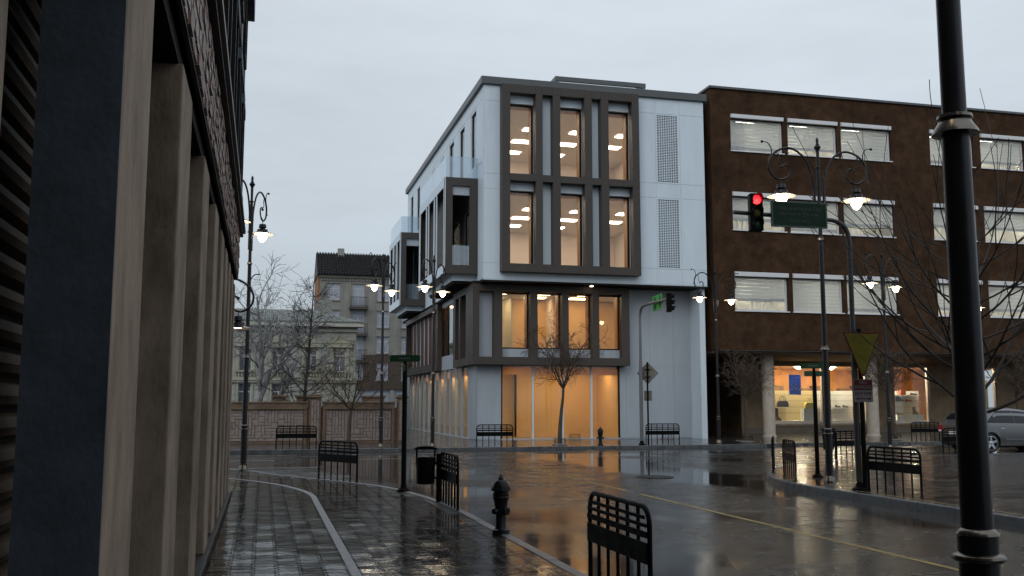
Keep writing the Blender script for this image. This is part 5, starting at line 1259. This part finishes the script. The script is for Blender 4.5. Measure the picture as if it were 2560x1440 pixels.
for s in (-1, 1):
    side_glass(-.18, .30, .08, lambda x: .08 + .80 * max(0, min(1, (x + .18) / .55)), 'quarter_window', s)
    side_glass(.31, 1.0, .08, lambda x: .9, 'side_window', s); side_glass(1.02, 1.95, .08, lambda x: .9 - .75 * max(0, (x - 1.55) / .45), 'side_window', s)
    for cx in (0, 2.62):
        wh = thing('wheel', '', '') ; bpy.data.objects.remove(wh)
        M = Matrix.Translation((cx, s * .74, .325)) @ Matrix.Rotation(R(90 * s), 4, 'X') @ Matrix.Scale(-1, 4, (0, 0, 1))
        ty = MB().lathe([(.235, -.02), (.30, .0), (.322, .03), (.325, .09), (.325, .16), (.318, .185), (.29, .2), (.235, .19)], 32, M=Matrix.Translation((cx, s * .66, .325)) @ Matrix.Rotation(R(-90 * s), 4, 'X'), cap=False).build('wheel', TYRE, car, smooth=True)
        Mr = Matrix.Translation((cx, s * .66, .325)) @ Matrix.Rotation(R(-90 * s), 4, 'X')
        rm = MB().lathe([(.24, .02), (.24, .185), (.225, .195), (.215, .17), (.21, .05), (.0, .05)], 32, M=Mr, cap=False)
        rm.build('rim', mat('rim_dark', (.10, .10, .105), .3, metal=.8), ty, smooth=True)
        sp_ = MB()
        for k in range(5):
            a = k * 2 * math.pi / 5 + .3; Mk = Mr @ Matrix.Rotation(a, 4, 'Z')
            vs = [Mk @ Vector(v) for v in ((.03, -.05, .15), (.225, -.028, .175), (.225, .028, .175), (.03, .05, .15), (.03, -.05, .185), (.225, -.028, .192), (.225, .028, .192), (.03, .05, .185))]
            sp_.add(vs, [(0, 3, 2, 1), (4, 5, 6, 7), (0, 1, 5, 4), (1, 2, 6, 5), (2, 3, 7, 6), (3, 0, 4, 7)])
        sp_.lathe([(.055, .14), (.055, .19), (.03, .2), (.0, .2)], 16, M=Mr, cap=False); sp_.build('spokes', RIM, ty)
        MB().lathe([(.235, .188), (.235, .198), (.222, .2), (.22, .19)], 32, M=Mr, cap=False).build('rim_edge', RIM, ty, smooth=True)
    MB().box(.55, 1.9, s * .872 - .012, s * .872 + .012, .42, .47).build('side_moulding', PAINT, car)
    MB().box(.36, .54, s * .885 - .012, s * .885 + .012, .80, .825).build('door_handle', RIM, car); MB().box(1.28, 1.46, s * .885 - .012, s * .885 + .012, .79, .815).build('door_handle', RIM, car)
    tlm = MB().prism([(s * .52, .70), (s * .76, .68), (s * .79, .88), (s * .60, .92)], 'x', -.83, -.66).build('tail_light', mat('tail_red', (.25, .01, .012), .15, var=.1), car)
    MB().prism([(s * .62, .69), (s * .74, .69), (s * .75, .74), (s * .62, .74)], 'x', -.836, -.79).build('reverse_lens', SHW, tlm)
rg_ = MB(); N = 10; a = []
for i in range(N + 1):
    x = -.66 + .42 * i / N; q = stn(x); h = sec(q); zt = h[9][1] + .008; w = min(h[8][0], .60)
    for k in range(5): a.append((x - .012, -w + 2 * w * k / 4, zt - (.012 if k in (0, 4) else 0)))
rg_.add(a, [(5 * i + k, 5 * i + k + 1, 5 * i + 5 + k + 1, 5 * i + 5 + k) for i in range(N) for k in range(4)]); rg_.build('rear_window', CGL, car, smooth=True)
MB().box(-.835, -.805, -.26, .26, .60, .70).build('number_plate', SHW, car); MB().box(-.83, -.81, -.30, .30, .735, .755).build('chrome_bar', RIM, car)
MB().box(-.84, -.60, -.70, .70, .28, .40).build('rear_bumper', PAINT, car, bevel=.05)

# ------------------------------------------------------------------ goods in the shop windows
LEA = mat('brown_leather', (.10, .065, .03), .45, var=.25, scale=12)
YBG = mat('yellow_bag', (.62, .52, .05), .5, var=.4, scale=10)
ORG = mat('orange_box', (.75, .16, .04), .5, var=.05)
def bag(x, y, z, w, h, m, lab):
    t = thing('handbag', lab, 'handbag', (x, y, z), 0)
    MB().prism([(-w / 2, 0), (w / 2, 0), (w * .46, h * .35), (w * .36, h * .58), (-w * .36, h * .58), (-w * .46, h * .35)], 'y', -.12, .12).build('bag_body', m, t, bevel=.03)
    for y_ in (-.1, .1): MB().tube([(.22 * w * math.cos(R(a)) , y_, h * .56 + h * .44 * math.sin(R(a))) for a in range(0, 181, 15)], .016, 6).build('handle', m, t)
def shoe(x, y, z, l, m, lab, boot=0.0, rz=0, cat='shoe'):
    t = thing('boot' if boot else 'shoe', lab, cat, (x, y, z), R(rz))
    if boot:
        MB().prism([(0, .03), (l, .03), (l * 1.02, .09), (l * .75, .16), (l * .48, .24), (l * .46, boot), (-.02, boot), (-.01, .24)], 'y', -.05, .05).build('upper', m, t, bevel=.03)
    else:
        MB().prism([(0, .07), (l * .4, .03), (l, .02), (l * 1.02, .06), (l * .75, .10), (l * .5, .09), (l * .2, .13), (0, .16)], 'y', -.045, .045).build('upper', m, t, bevel=.02)
    MB().box(0, l * 1.0, -.05, .05, 0, .028).box(0, l * .25, -.045, .045, .028, .068).build('sole', TRIM, t)
PLN = SHW
def plinth(x0, x1, z1, lab): tag(MB().box(x0, x1, 50.42, 50.78, .802, z1).build('display_plinth', PLN), lab, 'plinth')
plinth(30.15, 31.2, 1.48, 'white display plinth in the left shop window'); plinth(36.3, 38.1, 1.12, 'low white display plinth in the right shop window')
bag(29.05, 50.85, 1.58, .72, .62, LEA, 'brown leather handbag hanging in the left shop window')
bag(30.6, 50.6, 1.482, .62, .60, YBG, 'yellow handbag on the white plinth in the left shop window')
MB
tag(MB().box(28.7, 29.4, 50.72, 51.19, 1.55, 1.578).build('glass_shelf', SHW), 'thin shelf under the brown handbag', 'shelf')
for x0, x1, z, lab in ((32.2, 33.6, 1.55, 'thin shelf with a pair of heels in the middle shop window'), (36.0, 38.2, 1.90, 'upper thin shelf in the right shop window'), (36.0, 38.2, 2.28, 'topmost thin shelf in the right shop window')): tag(MB().box(x0, x1, 50.7, 51.19, z - .025, z).build('glass_shelf', SHW), lab, 'shelf')
shoe(28.55, 50.8, .80, .36, LEA, 'tall brown boot on the platform of the left shop window', .72, cat='boot')
shoe(30.3, 50.6, 1.0, .01, LEA, 'tmp') if False else None
shoe(32.5, 50.9, 1.55, .34, TRIM, 'dark heeled shoe on the shelf of the middle shop window'); shoe(33.0, 50.9, 1.55, .34, LEA, 'brown heeled shoe on the shelf of the middle shop window')
shoe(31.8, 50.8, .80, .36, LEA, 'brown low shoe on the platform of the middle shop window'); shoe(33.55, 50.7, .80, .34, LEA, 'tall brown boot on the platform behind the yield pole', .78, cat='boot')
shoe(36.6, 50.9, 1.90, .5, LEA, 'brown ankle boot on the upper shelf of the right shop window', .30, cat='boot'); shoe(37.25, 50.9, 1.90, .42, ORG, 'orange trimmed shoe on the upper shelf of the right shop window')
shoe(36.4, 50.6, 1.12, .42, LEA, 'brown shoe on the low plinth of the right shop window'); shoe(37.5, 50.6, 1.12, .36, LEA, 'brown boot on the low plinth of the right shop window', .48, cat='boot')
shoe(36.1, 50.9, 2.28, .40, LEA, 'brown shoe on the topmost shelf of the right shop window'); shoe(37.6, 50.9, 2.28, .45, LEA, 'long brown shoe on the topmost shelf of the right shop window')
tag(MB().box(36.85, 37.25, 50.8, 51.0, 2.282, 2.56).build('shoe_box', ORG, None, bevel=.01), 'orange red box on the topmost shelf of the right shop window', 'box')
po = thing('sale_poster', 'blue sale poster hanging in the left shop window', 'poster', (29.47, 50.14, 2.85))
MB().box(-.385, .385, 0, .006, -.57, .57).build('paper', translucent('poster_blue', (.10, .20, .58), .5), po)
PTX = translucent('poster_letter', (.72, .78, .84), .4)
text('lettering', '50', PTX, po, .46, (-.04, -.003, -.10), FR); text('lettering', '%', PTX, po, .13, (.31, -.003, -.22), FR); text('lettering', 'EXTRA', PTX, po, .19, (0, -.003, -.32), FR, sx=1.15)
pb = MB(); pb.box(-.36, .36, -.003, -.001, -.44, -.425); pb.box(.02, .34, -.003, -.001, .38, .42); pb.box(-.385, .385, -.003, -.001, .55, .57); pb.box(-.385, -.36, -.003, -.001, -.57, .55); pb.build('print_bar', PTX, po)
